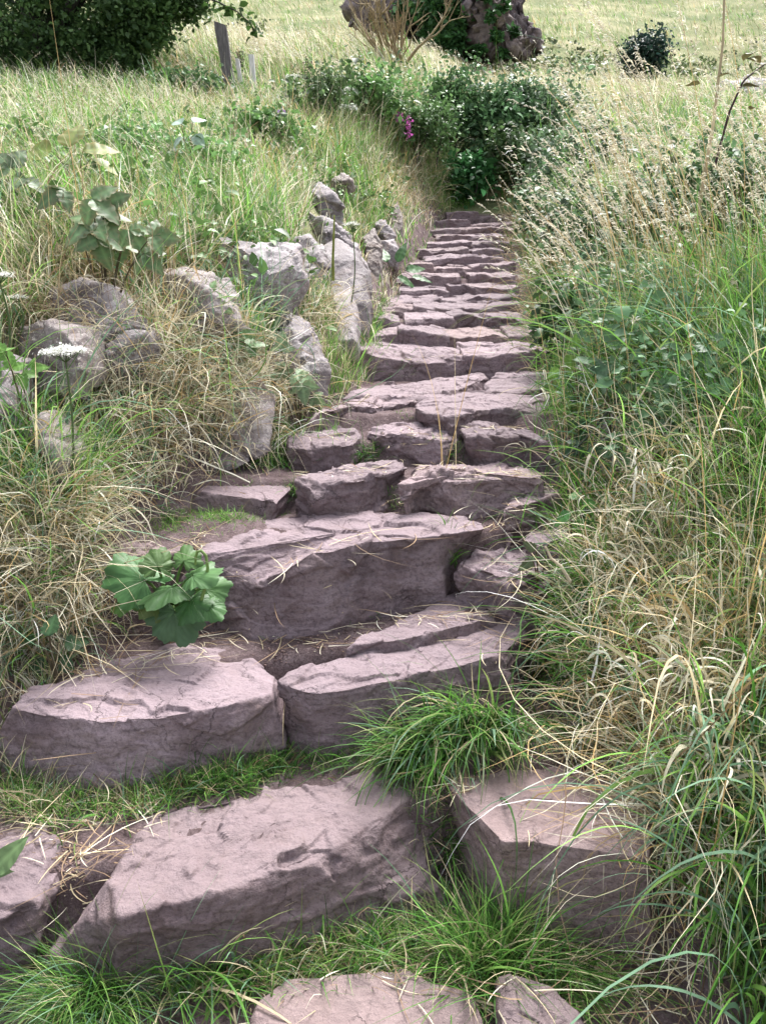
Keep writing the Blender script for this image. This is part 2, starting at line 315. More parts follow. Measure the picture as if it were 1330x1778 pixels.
# ------------------------------------------------------------------ stones
def _resample(P, n):
    Q = np.vstack([P, P[:1]]); s = np.concatenate([[0], np.cumsum(np.linalg.norm(np.diff(Q[:, :3], axis=0), axis=1))])
    u = np.linspace(0, s[-1], n, endpoint=False)
    return np.stack([np.interp(u, s, Q[:, k]) for k in range(Q.shape[1])], 1)
def normals_of(V, F):
    a, b, c, d = V[F[:, 0]], V[F[:, 1]], V[F[:, 2]], V[F[:, 3]]
    n = np.cross(c - a, d - b); vn = np.zeros_like(V)
    for k in range(4): np.add.at(vn, F[:, k], n)
    return vn / np.maximum(np.linalg.norm(vn, axis=1), 1e-12)[:, None]
def fracture(V, F, rng, size, rough, ncut, cut=.10, seed=0):
    C = V.mean(0); z0_, z1_ = V[:, 2].min() + .06, V[:, 2].max(); wz = smooth(0.15, 0.7, (V[:, 2] - z0_) / (z1_ - z0_))
    for i in range(ncut):                                   # broad cleaved facets
        k = V[rng.integers(len(V))] - C; a = math.atan2(k[1], k[0]) + rng.normal(0, .35)
        el = rng.uniform(0.45, 1.2); n = np.array([math.cos(a) * math.cos(el), math.sin(a) * math.cos(el), math.sin(el)])
        q = (V - C) @ n; d = q.max() - rng.uniform(0.015, cut) * size
        V = V - (np.maximum(q - d, 0) * wz)[:, None] * n[None, :] * 0.92
    n = normals_of(V, F)
    side = 1 - smooth(0.55, 0.92, n[:, 2])
    sk = np.array([1.0, 1.0, 1.9])
    sd = seed * 7 + 1
    wob = 0.35 * np.stack([fbm(V, 3.0 / size, 2, sd), fbm(V + 5, 3.0 / size, 2, sd), fbm(V + 9, 3.0 / size, 2, sd)], 1)
    for (cs, amp) in ((0.46, 0.042), (0.18, 0.020), (0.075, 0.008)):
        d1, d2, rv, cp = cells(V / (cs * size) * sk + wob / cs * .4, sd + int(cs * 100))
        rel = V / (cs * size) * sk + wob / cs * .4 - cp
        tl = (rel * (rv[:, :3] - .5)).sum(1)
        a = (rv[:, 3] - 0.5) * 1.0 + tl * 1.1
        V = V + n * (a * amp * size * rough * (0.05 + 0.95 * side))[:, None]
    V = V + n * (fbm(V, 5.0 / size, 4, sd + 3) * 0.024 * size * rough * (.3 + .7 * side))[:, None]
    r = 1 - np.abs(fbm(V, 9.0 / size, 4, sd + 6)) * 2.2
    V = V + n * (r * 0.006 * size * rough * (.3 + .7 * side))[:, None]
    hz = V[:, 2] + .25 * V[:, 0] * math.sin(seed) * .3 + .025 * fbm(V, 4.0, 3, sd + 2)
    for lt, am in ((.055, .010), (.021, .0042)):                       # bedding ledges
        li = np.floor(hz / lt); lr = _h(li.astype(np.int64), (np.floor(V[:, 0] * 2.5 + 3 * li)).astype(np.int64), np.zeros(len(V), np.int64), sd)
        V = V + n * ((lr - .5) * am * rough * side)[:, None]
    V = V + n * (fbm(V, 60.0, 3, sd + 9) * 0.0022 * rough)[:, None]
    return V
def slab(name, T, B, seed, label, group='worn stone steps', rough=1.0, ncut=7, res=0.007, bury=0.07, round_=0.008, mat=None, dome=0.004, cut=.10, cat='stone step'):
    """T, B: matching corners of the tread and of the foot, world coordinates, counter-clockwise or not."""
    rng = np.random.default_rng(seed)
    T = np.asarray(T, float); B = np.asarray(B, float)
    ar = ((T[:, 0] * np.roll(T[:, 1], -1)) - (np.roll(T[:, 0], -1) * T[:, 1])).sum()
    if ar < 0: T = T[::-1]; B = B[::-1]
    per = np.linalg.norm(T - np.roll(T, -1, 0), axis=1).sum(); n = int(np.clip(per / res, 80, 520))
    TB = _resample(np.hstack([T, B]), n); T, B = TB[:, :3], TB[:, 3:]
    for _ in range(max(1, n // 160)):
        T = (np.roll(T, 1, 0) + 2 * T + np.roll(T, -1, 0)) / 4
    C = T.mean(0); ext = T.max(0) - T.min(0); size = float(np.clip(min(ext[0], ext[1] * 1.6), .12, .6))
    hh = np.linalg.norm(T - B, axis=1).mean()
    mt = int(np.clip(0.5 * min(ext[0], ext[1]) / res, 12, 70)); ms = int(np.clip(hh / res, 10, 60))
    rows = []
    rb = round_ * (0.45 + 1.1 * np.clip(fbm(T, 6, 3, seed) + .5, 0, 1.4))
    for tq in 1 - (1 - np.linspace(0.0, 1, mt)) ** 1.25:
        p = C + (T - C) * max(tq, 0.004)
        e = np.linalg.norm(T - C, axis=1) * (1 - tq); f = 0.45 * rb * np.exp(-e / rb)
        inn = (C - T); inn[:, 2] = 0; inn /= np.maximum(np.linalg.norm(inn, axis=1), 1e-6)[:, None]
        p = p + inn * f[:, None]; p[:, 2] += dome * (1 - tq ** 2) - f; rows.append(p)
    for u in np.linspace(0, 1, ms + 1)[1:]:
        p = T + (B - T) * u; e = np.linalg.norm(B - T, axis=1) * u; f = 0.45 * rb * np.exp(-e / rb)
        inn = (C - T); inn[:, 2] = 0; inn /= np.maximum(np.linalg.norm(inn, axis=1), 1e-6)[:, None]
        p = p + inn * f[:, None]; p[:, 2] -= f; rows.append(p)
    low = rows[-1].copy(); low[:, 2] -= bury; rows.append(low)
    V = np.concatenate(rows); F = grid_faces(len(rows), n, True)
    V = fracture(V, F, rng, size, rough, ncut, cut, seed=seed)
    G = V.reshape(len(rows), n, 3)
    for _ in range(1):
        G[1:-1] = .7 * G[1:-1] + .075 * (G[:-2] + G[2:] + np.roll(G[1:-1], 1, 1) + np.roll(G[1:-1], -1, 1))
    V = G.reshape(-1, 3)
    o = mesh_obj(name, V, F, mat or M_STEP)
    tag(o, label, cat, group); return o
def px_slab(z, base, verts, seed, label, tilt=0.05, **kw):
    """corners as photo pixels lying on the level z (tread) and base (foot)"""
    y0 = np.mean([on_plane(v[0], v[1], z)[1] for v in verts])
    T, B = [], []
    for v in verts:
        dz = v[4] if len(v) > 4 else 0.0
        p = on_plane(v[0], v[1], z + dz); T.append(p)
    T = np.array(T); cx, cy = T[:, 0].mean(), T[:, 1].mean()
    for v, p in zip(verts, T):
        if len(v) > 2 and v[2] is not None:
            q = on_plane(v[2], v[3], base)
            q[1] = min(q[1], p[1] - 0.005) if p[1] < cy + .05 else q[1]
            q[1] = max(q[1], p[1] - 0.16)
        else:
            q = np.array([p[0] + 0.03 * np.sign(p[0] - cx), p[1] + 0.03 * np.sign(p[1] - cy), base])
        B.append(q)
    return slab('stone_step', T, B, seed, label, **kw)
near = [
 (-1.62, -1.85, [(430, 1800), (452, 1738), (500, 1700), (600, 1690), (690, 1682), (752, 1708), (815, 1722), (850, 1795), (845, 1930), (430, 1930)], 'flat stone at the very foot of the stairs, cut off by the picture edge', dict(rough=.5, ncut=0)),
 (-1.575, -1.80, [(866, 1745, 830, 1790), (866, 1700, 838, 1715), (905, 1688), (960, 1714), (1005, 1760), (1030, 1850), (890, 1850, 850, 1880)], 'small tilted stone at the foot of the stairs beside the straw litter', {}),
 (-1.43, -1.62, [(-160, 1436), (60, 1434), (104, 1460), (100, 1530, 106, 1560), (60, 1572, 76, 1648), (-20, 1602, -20, 1672), (-160, 1615, -160, 1690)], 'gravel-strewn stone at the left end of the lowest full step', {}),
 (-1.42, -1.63, [(172, 1560, 98, 1618), (240, 1442, 205, 1450), (285, 1400), (380, 1384), (560, 1361), (700, 1332), (740, 1388, 772, 1430), (655, 1446, 775, 1565), (505, 1500, 610, 1602), (420, 1540, 480, 1622), (330, 1564, 350, 1642), (212, 1592, 215, 1655)], 'long pale mauve slab of the lowest full step with a chipped front edge', dict(rough=.7)),
 (-1.375, -1.63, [(778, 1366, 785, 1482), (872, 1462, 868, 1582), (940, 1463, 940, 1610), (1040, 1477, 1050, 1626), (1125, 1492, 1130, 1634), (1138, 1420), (1085, 1348), (1000, 1316), (900, 1296), (802, 1320)], 'squared block with a dark front and a crack, right end of the lowest step', dict(rough=.55, ncut=3)),
 (-1.22, -1.42, [(2, 1226, -28, 1312), (95, 1243, 70, 1347), (175, 1252, 176, 1370), (300, 1241, 312, 1347), (400, 1226, 432, 1322), (470, 1206, 508, 1292), (480, 1172), (430, 1128), (330, 1116), (200, 1148), (100, 1184), (18, 1210)], 'wide smooth slab below the big-leaved plant, left half of its step', dict(rough=.62)),
 (-1.205, -1.43, [(482, 1186, 502, 1268), (535, 1202, 552, 1314), (600, 1196, 642, 1270), (680, 1181, 722, 1225), (760, 1162, 800, 1190), (860, 1141, 880, 1165), (912, 1104, 920, 1140), (925, 1070), (850, 1070), (700, 1120), (560, 1150), (500, 1170)], 'layered slab above the drooping grass tuft, right half of its step', dict(rough=.68)),
 (-1.165, -1.25, [(600, 1122, 598, 1132), (700, 1110, 700, 1124), (790, 1088, 795, 1100), (858, 1070, 862, 1080), (838, 1050), (802, 1022), (720, 1062), (640, 1096)], 'low tapering stone wedged behind the layered slab', dict(rough=.5, ncut=3)),
 (-.925, -1.21, [(328, 967, 345, 990, -.03), (374, 992, 384, 1064, -.09), (444, 1012, 436, 1106, -.125), (494, 990, 522, 1088, -.05), (540, 960, 592, 1070), (640, 941, 662, 1046), (760, 930, 766, 1012), (842, 918, 806, 965), (838, 903), (700, 889), (560, 886), (410, 903)], 'biggest boulder of the stairs with a tall dark face and chipped left corner', dict(rough=.62, ncut=2)),
 (-.96, -1.18, [(203, 945, 203, 1000), (215, 966, 218, 1010), (315, 962, 318, 1000), (338, 940, 340, 975), (322, 917), (232, 917)], 'small square stone above the big-leaved plant, half under straw', {}),
 (-1.03, -1.23, [(797, 978, 785, 1006), (845, 994, 850, 1030), (884, 1006, 886, 1056), (945, 991, 945, 1052), (965, 962), (905, 942), (850, 946), (822, 957)], 'rough broken stone beside the biggest boulder, lit at its left tip', dict(rough=1.6)),
 (-.965, -1.1, [(905, 944, 905, 960), (960, 948, 955, 965), (1022, 922), (1000, 893), (942, 904)], 'small flat stone under the grass edge right of the biggest boulder', {}),
 (-.865, -.96, [(340, 852), (392, 824), (470, 812), (518, 820), (505, 850, 505, 858), (482, 872, 482, 880), (430, 862, 430, 870)], 'flat worn slab behind the short green turf', dict(rough=.6)),
 (-.80, -.95, [(512, 832, 525, 868), (545, 842, 556, 886), (614, 836, 622, 886), (663, 825, 667, 874), (709, 812, 697, 852), (700, 797), (640, 799), (570, 811), (530, 821)], 'block with a sunlit top left of the middle gap, one step above the biggest boulder', {}),
 (-.80, -.95, [(698, 843, 704, 872), (735, 827, 735, 888), (780, 834, 790, 890), (825, 832, 830, 890), (885, 828, 890, 890), (945, 836, 945, 892), (940, 812), (880, 802), (780, 799), (730, 811)], 'long dark faceted block right of the middle gap, above the biggest boulder', dict(rough=1.4)),
 (-.87, -.99, [(868, 884, 864, 896), (930, 872, 905, 912), (970, 856, 972, 910), (978, 835), (930, 838), (895, 855)], 'dark sloping stone at the foot of the long faceted block', dict(rough=1.1)),
 (-.735, -.83, [(499, 755, 506, 772), (506, 769, 512, 784), (542, 777, 548, 793), (614, 771, 612, 788), (631, 754), (612, 740), (557, 733), (520, 738)], 'leftmost of three stones in the step with two grass tufts', {}),
 (-.72, -.83, [(637, 749, 645, 765), (660, 756, 675, 784), (692, 756, 700, 790), (724, 760, 733, 796), (764, 760, 768, 788), (794, 750, 796, 770), (770, 741), (730, 733), (698, 731), (650, 738)], 'middle one of three stones in the step with two grass tufts', dict(rough=1.2)),
 (-.70, -.83, [(799, 746, 805, 778), (806, 756, 812, 786), (845, 760, 845, 798), (906, 760, 906, 798), (943, 770, 940, 786), (932, 754), (886, 741), (821, 736)], 'pale angular stone, rightmost of three in the step with grass tufts', dict(rough=1.2)),
 (-.655, -.74, [(541, 722, 543, 728), (562, 716, 572, 732), (602, 707, 622, 738), (650, 707, 672, 738), (683, 701, 694, 733), (722, 697), (706, 687), (650, 690), (590, 700)], 'dark-fronted slab left of a turf-filled notch below the flat landing', {}),
 (-.645, -.74, [(717, 706, 725, 722), (744, 718, 740, 734), (788, 723, 778, 742), (833, 712, 835, 744), (882, 708, 882, 742), (930, 702, 938, 726), (954, 692), (948, 681), (870, 680), (805, 680), (740, 693)], 'broad smooth slab right of a turf-filled notch below the flat landing', dict(rough=.8)),
 (-.632, -.70, [(600, 682), (650, 668), (740, 659), (836, 649), (846, 657), (764, 687), (690, 688)], 'flat landing slab in the left and middle of the stairs', dict(rough=.7, ncut=3)),
 (-.618, -.70, [(838, 677), (846, 660), (870, 640), (958, 636), (960, 674), (900, 678)], 'flat ribbed landing slab at the right side of the stairs', dict(rough=.8, ncut=3)),
]
for i, (z, b_, vs, lab, kw) in enumerate(near):
    kw = dict(dict(ncut=3, cut=.055, res=.0052, round_=.005), **kw); px_slab(z, b_, vs, 100 + i, lab, **kw)
# the upper flight: front edges of each stone, as photo pixels, at the step's distance
def z4(L): return [(x / 3.5 + 620, y / 3.5 + 340) for x, y in L]
def z5(L): return [(x / 2.463 + 480, y / 2.463 + 580) for x, y in L]
UPPER = [
 ('G', z5([(360, 78), (500, 108), (640, 130), (740, 125), (806, 108)]), 654, 'pale rounded slab with turf below'), ('G', z5([(815, 85), (900, 100), (1010, 76), (1160, 62)]), 645, 'flat-topped slab'),
 ('H', z4([(110, 850), (200, 842), (275, 832)]), 594, 'small flat stone'), ('H', z4([(275, 815), (350, 815), (450, 835), (538, 850)]), 598, 'fractured stone'), ('H', z4([(541, 850), (620, 870), (700, 860), (830, 835), (938, 862)]), 604, 'ridge-fronted stone'), ('H', z4([(942, 850), (1040, 840), (1110, 825)]), 595, 'stone half under grass'),
 ('I', z4([(120, 735), (180, 740), (240, 768)]), 564, 'small wedge stone'), ('I', z4([(310, 748), (430, 742), (580, 750)]), 569, 'grey-faced stone'), ('I', z4([(585, 745), (650, 722), (760, 730), (900, 745), (1015, 750)]), 571, 'long dark stone'),
 ('J', z4([(105, 692), (240, 682), (352, 680)]), 543, 'thin stone'), ('J', z4([(365, 668), (480, 682), (560, 690), (635, 676)]), 546, 'pale lit stone'), ('J', z4([(640, 682), (750, 676), (880, 672), (970, 656)]), 545, 'even-edged stone'),
 ('K', z4([(160, 652), (300, 646), (430, 646), (488, 625)]), 530, 'broad pale stone'), ('K', z4([(492, 640), (600, 640), (660, 628), (740, 602), (820, 628)]), 530, 'peaked stone'), ('K', z4([(830, 622), (900, 612), (975, 600)]), 526, 'stone'),
 ('L', z4([(275, 580), (400, 572), (500, 568), (570, 590)]), 515, 'low stone'), ('L', z4([(580, 545), (640, 530), (720, 560), (735, 588)]), 514, 'upright pointed stone'), ('L', z4([(700, 548), (800, 556), (900, 560), (975, 550)]), 512, 'long stone'),
 ('M', z4([(250, 510), (400, 490), (480, 476), (540, 490), (620, 492)]), 499, 'arched stone'), ('M', z4([(700, 482), (760, 476), (850, 500), (945, 482)]), 496, 'angular stone'),
 ('N', z4([(335, 412), (400, 406), (450, 410)]), 475, 'short stone'), ('N', z4([(460, 442), (580, 436), (710, 440)]), 480, 'pale-fronted stone'), ('N', z4([(712, 430), (780, 416), (850, 425), (950, 402)]), 477, 'dark stone'),
 ('O', z4([(430, 396), (560, 376), (660, 366), (745, 372)]), 464, 'blue-grey slanting stone'), ('O', z4([(748, 382), (800, 362), (880, 376)]), 460, 'small peaked stone'),
 ('P', z4([(380, 326), (480, 326), (600, 335), (662, 320)]), 448, 'stone'), ('P', z4([(710, 332), (790, 320), (880, 330)]), 444, 'pale stone'),
 ('Q', z4([(440, 292), (560, 286), (685, 281)]), 434, 'level stone'), ('Q', z4([(698, 292), (800, 276), (930, 280)]), 432, 'leafy-edged stone'),
 ('R', z4([(490, 242), (600, 236), (678, 245)]), 420, 'stone'), ('R', z4([(682, 246), (780, 240), (890, 242)]), 419, 'bright-topped stone'),
 ('S', z4([(450, 212), (560, 202), (620, 197)]), 406, 'low turf-edged stone'), ('S', z4([(638, 206), (720, 200), (880, 196), (945, 206)]), 408, 'long thin stone'),
 ('T', z4([(485, 152), (600, 141), (680, 146)]), 396, 'dark block'), ('T', z4([(715, 182), (800, 172), (965, 166)]), 396, 'low slab'),
 ('U', z4([(555, 102), (640, 98), (728, 93)]), 381, 'grey slab'), ('U', z4([(690, 122), (780, 130), (870, 125), (955, 125)]), 389, 'big bright-topped block'),
]
ORD = dict(zip('GHIJKLMNOPQRSTU', ('fifteenth', 'fourteenth', 'thirteenth', 'twelfth', 'eleventh', 'tenth', 'ninth', 'eighth', 'seventh', 'sixth', 'fifth', 'fourth', 'third', 'second', 'top')))
keys = 'GHIJKLMNOPQRSTU'
for i, (k, L, yb, desc) in enumerate(UPPER):
    rng = np.random.default_rng(300 + i)
    Y = UP_Y[k]; ki = keys.index(k); Y2 = UP_Y[keys[ki + 1]] if ki < 14 else Y + 0.5
    F_ = []
    for j, (x, y) in enumerate(L):
        q = at(x, y, Y + 0.02 * math.sin(i * 3 + j)); F_.append(q)
    F_ = np.array(F_); F_[0, 0] -= .025; F_[-1, 0] += .025; Ln = (Y2 - Y) + 0.10
    zback = at(800, UP_FRONT[k], Y)[2] + 0.085 * Ln
    Bk = F_[::-1].copy(); Bk[:, 1] += Ln; Bk[:, 0] *= 1 + .0 * Ln; Bk[:, 2] = zback * .65 + .35 * Bk[:, 2] + rng.normal(0, .008, len(Bk))
    zl = at(800, yb + 2, Y)[2]
    T = np.vstack([F_, Bk]); Bt = T.copy(); Bt[:, 2] = zl - 0.02
    Bt[:len(F_), 1] -= 0.03; Bt[len(F_):, 1] += 0.02
    mates = [s for s in UPPER if s[0] == k]; pos = mates.index((k, L, yb, desc)); nm = len(mates)
    where = {1: [''], 2: ['left-hand', 'right-hand'], 3: ['left', 'middle', 'right'], 4: ['leftmost', 'second from left', 'third from left', 'rightmost']}[nm][pos]
    ordn = ORD[k]
    lab = f'{desc}, {where} in the topmost step' if k == 'U' else f'{desc}, {where} in the {ordn} step counted down from the top'
    slab('stone_step', T, Bt, 300 + i, lab, rough=.8, ncut=2, cut=.05, res=0.0085, round_=0.005, dome=0.004)

# rocks of the bank: a silhouette in the photo, at a distance, with a depth of its own
def boulder(name, poly, Y, thick, seed, label, mat=None, group='rocks holding up the bank', rough=1.0, lean=0.25, res=0.011, parent=None, cat='rock', ncut=10, embed=True, grow=1.14, ridge=0.0):
    rng = np.random.default_rng(seed)
    if embed: Y = hit(np.mean([q[0] for q in poly]), np.mean([q[1] for q in poly]) + 4)[1] + .02
    if embed:
        yy = [v[1] for v in poly]; cxm = np.mean([v[0] for v in poly]); ha, hb = hit(cxm, min(yy) + 4), hit(cxm, max(yy) - 4); lean = float(np.clip((ha[1] - hb[1]) / max(ha[2] - hb[2], .05), .1, 1.6)); Y = .5 * (Y + .5 * (ha[1] + hb[1]))
        pc = np.mean(poly, 0); poly = [tuple(pc + (np.array(v) - pc) * grow) for v in poly]; Y -= .05
    P = np.array([at(x, y, Y) for x, y in poly])
    P[:, 1] += (P[:, 2] - P[:, 2].mean()) * lean                    # leaning back into the bank
    per = np.linalg.norm(P - np.roll(P, -1, 0), axis=1).sum(); n = int(np.clip(per / res, 70, 360)); P = _resample(P, n)
    for _ in range(max(1, n // 90)): P = (np.roll(P, 1, 0) + 2 * P + np.roll(P, -1, 0)) / 4
    C = P.mean(0); m = int(np.clip(n / 5, 14, 60)); rows = []
    front = np.array([0, -1, 0.25]); front /= np.linalg.norm(front)
    for t in np.linspace(0.01, 1, m): rows.append(C + (P - C) * t + front * thick * (1 - t ** 5.5) ** 0.8)
    for t in np.linspace(1, 0.01, m // 2)[1:]: rows.append(C + (P - C) * t - front * thick * .8 * (1 - t ** 3) ** 0.6)
    V = np.concatenate(rows); F = grid_faces(len(rows), n, True)
    ext = P.max(0) - P.min(0); size = float(min(ext[0], ext[2]) * 1.3)
    for i in range(ncut):
        a = rng.uniform(0, 2 * math.pi); n_ = np.array([math.cos(a) * .7, -rng.uniform(.4, 1.3), math.sin(a) * .7]); n_ /= np.linalg.norm(n_)
        q = (V - C) @ n_; d = q.max() - rng.uniform(.04, .2) * size; V = V - np.maximum(q - d, 0)[:, None] * n_ * .95
    nn = normals_of(V, F)
    if (nn * (V - C)).sum() < 0: nn = -nn; F = F[:, ::-1]
    for (cs, amp) in ((0.5, 0.07), (0.2, 0.035), (0.09, 0.014)):
        q = V / (cs * size); d1, d2, rv, cp = cells(q, seed * 5 + int(cs * 10))
        a = (rv[:, 3] - .5) + ((q - cp) * (rv[:, :3] - .5)).sum(1) * 1.2
        V = V + nn * (a * amp * size * rough)[:, None]
    if ridge:                                            # upright ribs of the crag, leaning left
        W = np.stack([V[:, 0] + .35 * V[:, 2], V[:, 1], V[:, 2] * .22], 1)
        V = V + nn * (ridge * size * (.55 - np.abs(fbm(W, 5.5 / size, 4, seed + 40)) * 2.6))[:, None]
    V = V + nn * (fbm(V, 4.5 / size, 5, seed) * 0.06 * size * rough)[:, None]
    o = mesh_obj(name, V, F, mat or M_WALL, parent)
    if parent is None: tag(o, label, cat, group)
    return o
BANK = [
 ([(92, 545), (104, 514), (136, 502), (200, 511), (224, 542), (258, 572), (235, 592), (180, 600), (120, 575)], 3.45, .22, 'pale slanting rock above the white flower head', .8),
 ([(18, 600), (60, 578), (130, 584), (160, 600), (174, 650), (150, 692), (100, 704), (45, 692), (22, 650)], 3.15, .18, 'grey rock behind the white flower head at the left edge', .7),
 ([(-50, 640), (18, 648), (44, 700), (46, 745), (0, 765), (-50, 765)], 2.95, .18, 'brown rock cut by the left picture edge', 1.2),
 ([(28, 748), (80, 738), (132, 780), (142, 822), (90, 855), (28, 825)], 2.95, .16, 'half-hidden grey rock just above the green grass clump on the left', .8),
 ([(165, 600), (215, 592), (262, 590), (268, 650), (230, 690), (175, 670)], 3.6, .14, 'dark shaded rock under the pale slanting rock', 1),
 ([(268, 492), (320, 477), (372, 490), (400, 530), (425, 566), (372, 585), (300, 565), (264, 530)], 4.0, .22, 'warm brown rock below the largest grey wall rock', .8),
 ([(360, 450), (390, 440), (440, 439), (500, 449), (516, 490), (502, 525), (470, 550), (420, 545), (384, 500)], 4.4, .25, 'largest grey rock with white flecks in the bank', .8),
 ([(503, 432), (530, 422), (553, 445), (562, 480), (540, 505), (503, 505)], 4.65, .2, 'pale dusty rock right of the largest grey wall rock', .8),
 ([(556, 452), (584, 437), (612, 455), (633, 490), (636, 540), (624, 592), (600, 604), (588, 560), (576, 500)], 5.0, .22, 'smooth rounded tall rock beside the stairs', .35),
 ([(580, 530), (606, 518), (620, 560), (621, 606), (592, 612)], 4.85, .16, 'smooth buff slab at the foot of the rounded tall rock', .4),
 ([(528, 402), (560, 389), (592, 410), (607, 442), (600, 455), (560, 442), (534, 430)], 5.35, .2, 'pale rock under the tilted dark rock', 1),
 ([(535, 340), (556, 330), (577, 345), (592, 370), (600, 404), (572, 398), (553, 376)], 5.8, .2, 'dark tilted rock, tallest in the bank', .9),
 ([(524, 368), (532, 368), (560, 390), (548, 398)], 5.6, .08, 'thin pink shard leaning on the dark tilted rock', .6),
 ([(597, 430), (622, 440), (636, 470), (640, 506), (624, 495)], 5.3, .16, 'mottled rock behind the rounded tall rock', 1),
 ([(632, 425), (650, 410), (660, 440), (660, 478), (640, 488)], 5.95, .2, 'rough rock under the mossy grass hummock', 1),
 ([(653, 398), (668, 392), (682, 410), (676, 428), (656, 425)], 6.5, .18, 'dark overhanging rock above a squared rock by the dock leaves', 1),
 ([(660, 428), (684, 424), (694, 448), (686, 462), (664, 458)], 6.3, .18, 'squared grey rock behind the dock leaves', .6),
 ([(679, 372), (690, 358), (697, 385), (695, 412), (682, 405)], 7.2, .16, 'thin upright rock high beside the upper stairs', .8),
 ([(574, 322), (598, 312), (612, 325), (606, 344), (582, 345)], 6.4, .2, 'small rock highest in the bank, half buried in grass', 1),
 ([(436, 622), (478, 600), (502, 560), (532, 578), (562, 640), (560, 680), (520, 690), (468, 668)], 4.25, .2, 'grey-brown rock with bramble leaves at its lower corner', .9),
 ([(285, 705), (420, 640), (484, 690), (474, 792), (350, 826), (270, 806)], 3.75, .2, 'broad dark rock behind the hanging straw', .8),
]
for i, (pl, Y, th, lab, rg) in enumerate(BANK): boulder('bank_rock', pl, Y, th * (1.15 if i < 20 else .5), 500 + i, lab, rough=rg, grow=(1.2 if i < 6 or i == 19 else 1.36 if i < 20 else 1.0))
boulder('bank_rock', [(1036, 770), (1068, 735), (1100, 727), (1106, 800), (1062, 835), (1028, 822)], 3.25, .15, 540, 'purple-grey rock among grass right of the stairs, below dark bramble leaves', rough=.6)
boulder('bank_rock', [(1000, 632), (1035, 622), (1078, 634), (1075, 665), (1010, 672)], 4.15, .15, 541, 'low rock in the grass right of the stairs, above dark bramble leaves', rough=.6)
boulder('bank_rock', [(1225, 165), (1250, 148), (1290, 146), (1340, 158), (1345, 205), (1230, 205)], 17.0, .9, 542, 'grey boulder behind the seeding grass at the right edge', rough=1.2, group=None, res=.05)
# ------------------------------------------------------------------ vegetation helpers
def tube(pts, rad, n=7):
    pts = np.asarray(pts, float); rad = np.broadcast_to(rad, (len(pts),)); d = np.gradient(pts, axis=0); d /= np.maximum(np.linalg.norm(d, axis=1), 1e-9)[:, None]
    up = np.array([0.31, 0.93, 0.2]); s = np.cross(d, up); s /= np.maximum(np.linalg.norm(s, axis=1), 1e-9)[:, None]; q = np.cross(d, s)
    a = np.linspace(0, 2 * math.pi, n, endpoint=False)
    V = pts[:, None] + rad[:, None, None] * (np.cos(a)[None, :, None] * s[:, None] + np.sin(a)[None, :, None] * q[:, None])
    return V.reshape(-1, 3), grid_faces(len(pts), n, True)
def curve(root, az, L, lean, bend, curl, n, rng=None, kink=0.0):
    s = np.linspace(0, 1, n + 1)[None, :]; phi = lean[:, None] + bend[:, None] * s ** 1.4; a = az[:, None] + curl[:, None] * s
    if kink > 0 and rng is not None:
        phi = phi + np.cumsum(rng.normal(0, kink, phi.shape), 1) * s; a = a + np.cumsum(rng.normal(0, kink * 1.4, a.shape), 1)
    D = np.stack([np.sin(phi) * np.cos(a), np.sin(phi) * np.sin(a), np.cos(phi)], -1)
    P = np.concatenate([np.zeros((len(root), 1, 3)), np.cumsum(.5 * (D[:, 1:] + D[:, :-1]) * (L / n)[:, None, None], 1)], 1) + root[:, None]
    return P, D, a
def ribbons(P, D, a, width, roll, c0, c1, taper=1.6, base=0.55):
    n = P.shape[1] - 1; s = np.linspace(0, 1, n + 1)
    h = np.stack([-np.sin(a), np.cos(a), np.zeros_like(a)], -1); q = np.cross(D, h)
    sd_ = np.cos(roll)[:, None, None] * h + np.sin(roll)[:, None, None] * q
    wv = np.minimum(base + s * 2.2, 1) * (1 - s ** taper) + 0.03
    off = sd_ * (width[:, None] * wv[None, :] * .5)[..., None]
    V = np.stack([P - off, P + off], 2).reshape(-1, 3)
    i = (np.arange(len(P)) * (n + 1) * 2)[:, None] + (np.arange(n) * 2)[None, :]
    F = np.stack([i, i + 1, i + 3, i + 2], -1).reshape(-1, 4)
    C = c0[:, None, :] + (c1 - c0)[:, None, :] * (s ** 1.5)[None, :, None]; C = np.repeat(C[:, :, None], 2, 2).reshape(-1, 3)
    return V, F, C
PAL = dict(green=((.06, .17, .025), (.11, .26, .045)), light=((.13, .30, .055), (.24, .42, .10)), blue=((.10, .20, .115), (.20, .33, .21)), dark=((.035, .09, .02), (.055, .13, .03)),
           straw=((.42, .345, .215), (.58, .50, .335)), pale=((.55, .49, .36), (.72, .66, .52)), gold=((.42, .28, .12), (.54, .40, .20)), brown=((.17, .11, .07), (.30, .21, .13)), olive=((.17, .21, .08), (.30, .32, .15)), bleach=((.66, .60, .47), (.80, .75, .62)))
PK = list(PAL); PA = np.array([PAL[k][0] for k in PK]); PB = np.array([PAL[k][1] for k in PK])
def colours(rng, probs, n, var=0.18):
    """probs: dict kind->array or float; one kind per blade"""
    W = np.stack([np.broadcast_to(np.asarray(probs.get(k, 0.0), float), (n,)) for k in PK], 1) + 1e-9
    cs = np.cumsum(W / W.sum(1)[:, None], 1); k = (rng.random(n)[:, None] > cs).sum(1).clip(0, len(PK) - 1)
    f = rng.random(n)[:, None]; c = PA[k] * (1 - f) + PB[k] * f; v = np.exp(rng.normal(0, var, n))[:, None]
    c0 = c * v; tip = (rng.random(n) < .25)[:, None]; c1 = np.where(tip & (k[:, None] < 4), c0 * .45 + np.array([.42, .34, .17]) * .55, c0 * 1.1)
    return np.clip(c0, .01, .8), np.clip(c1, .01, .85), k
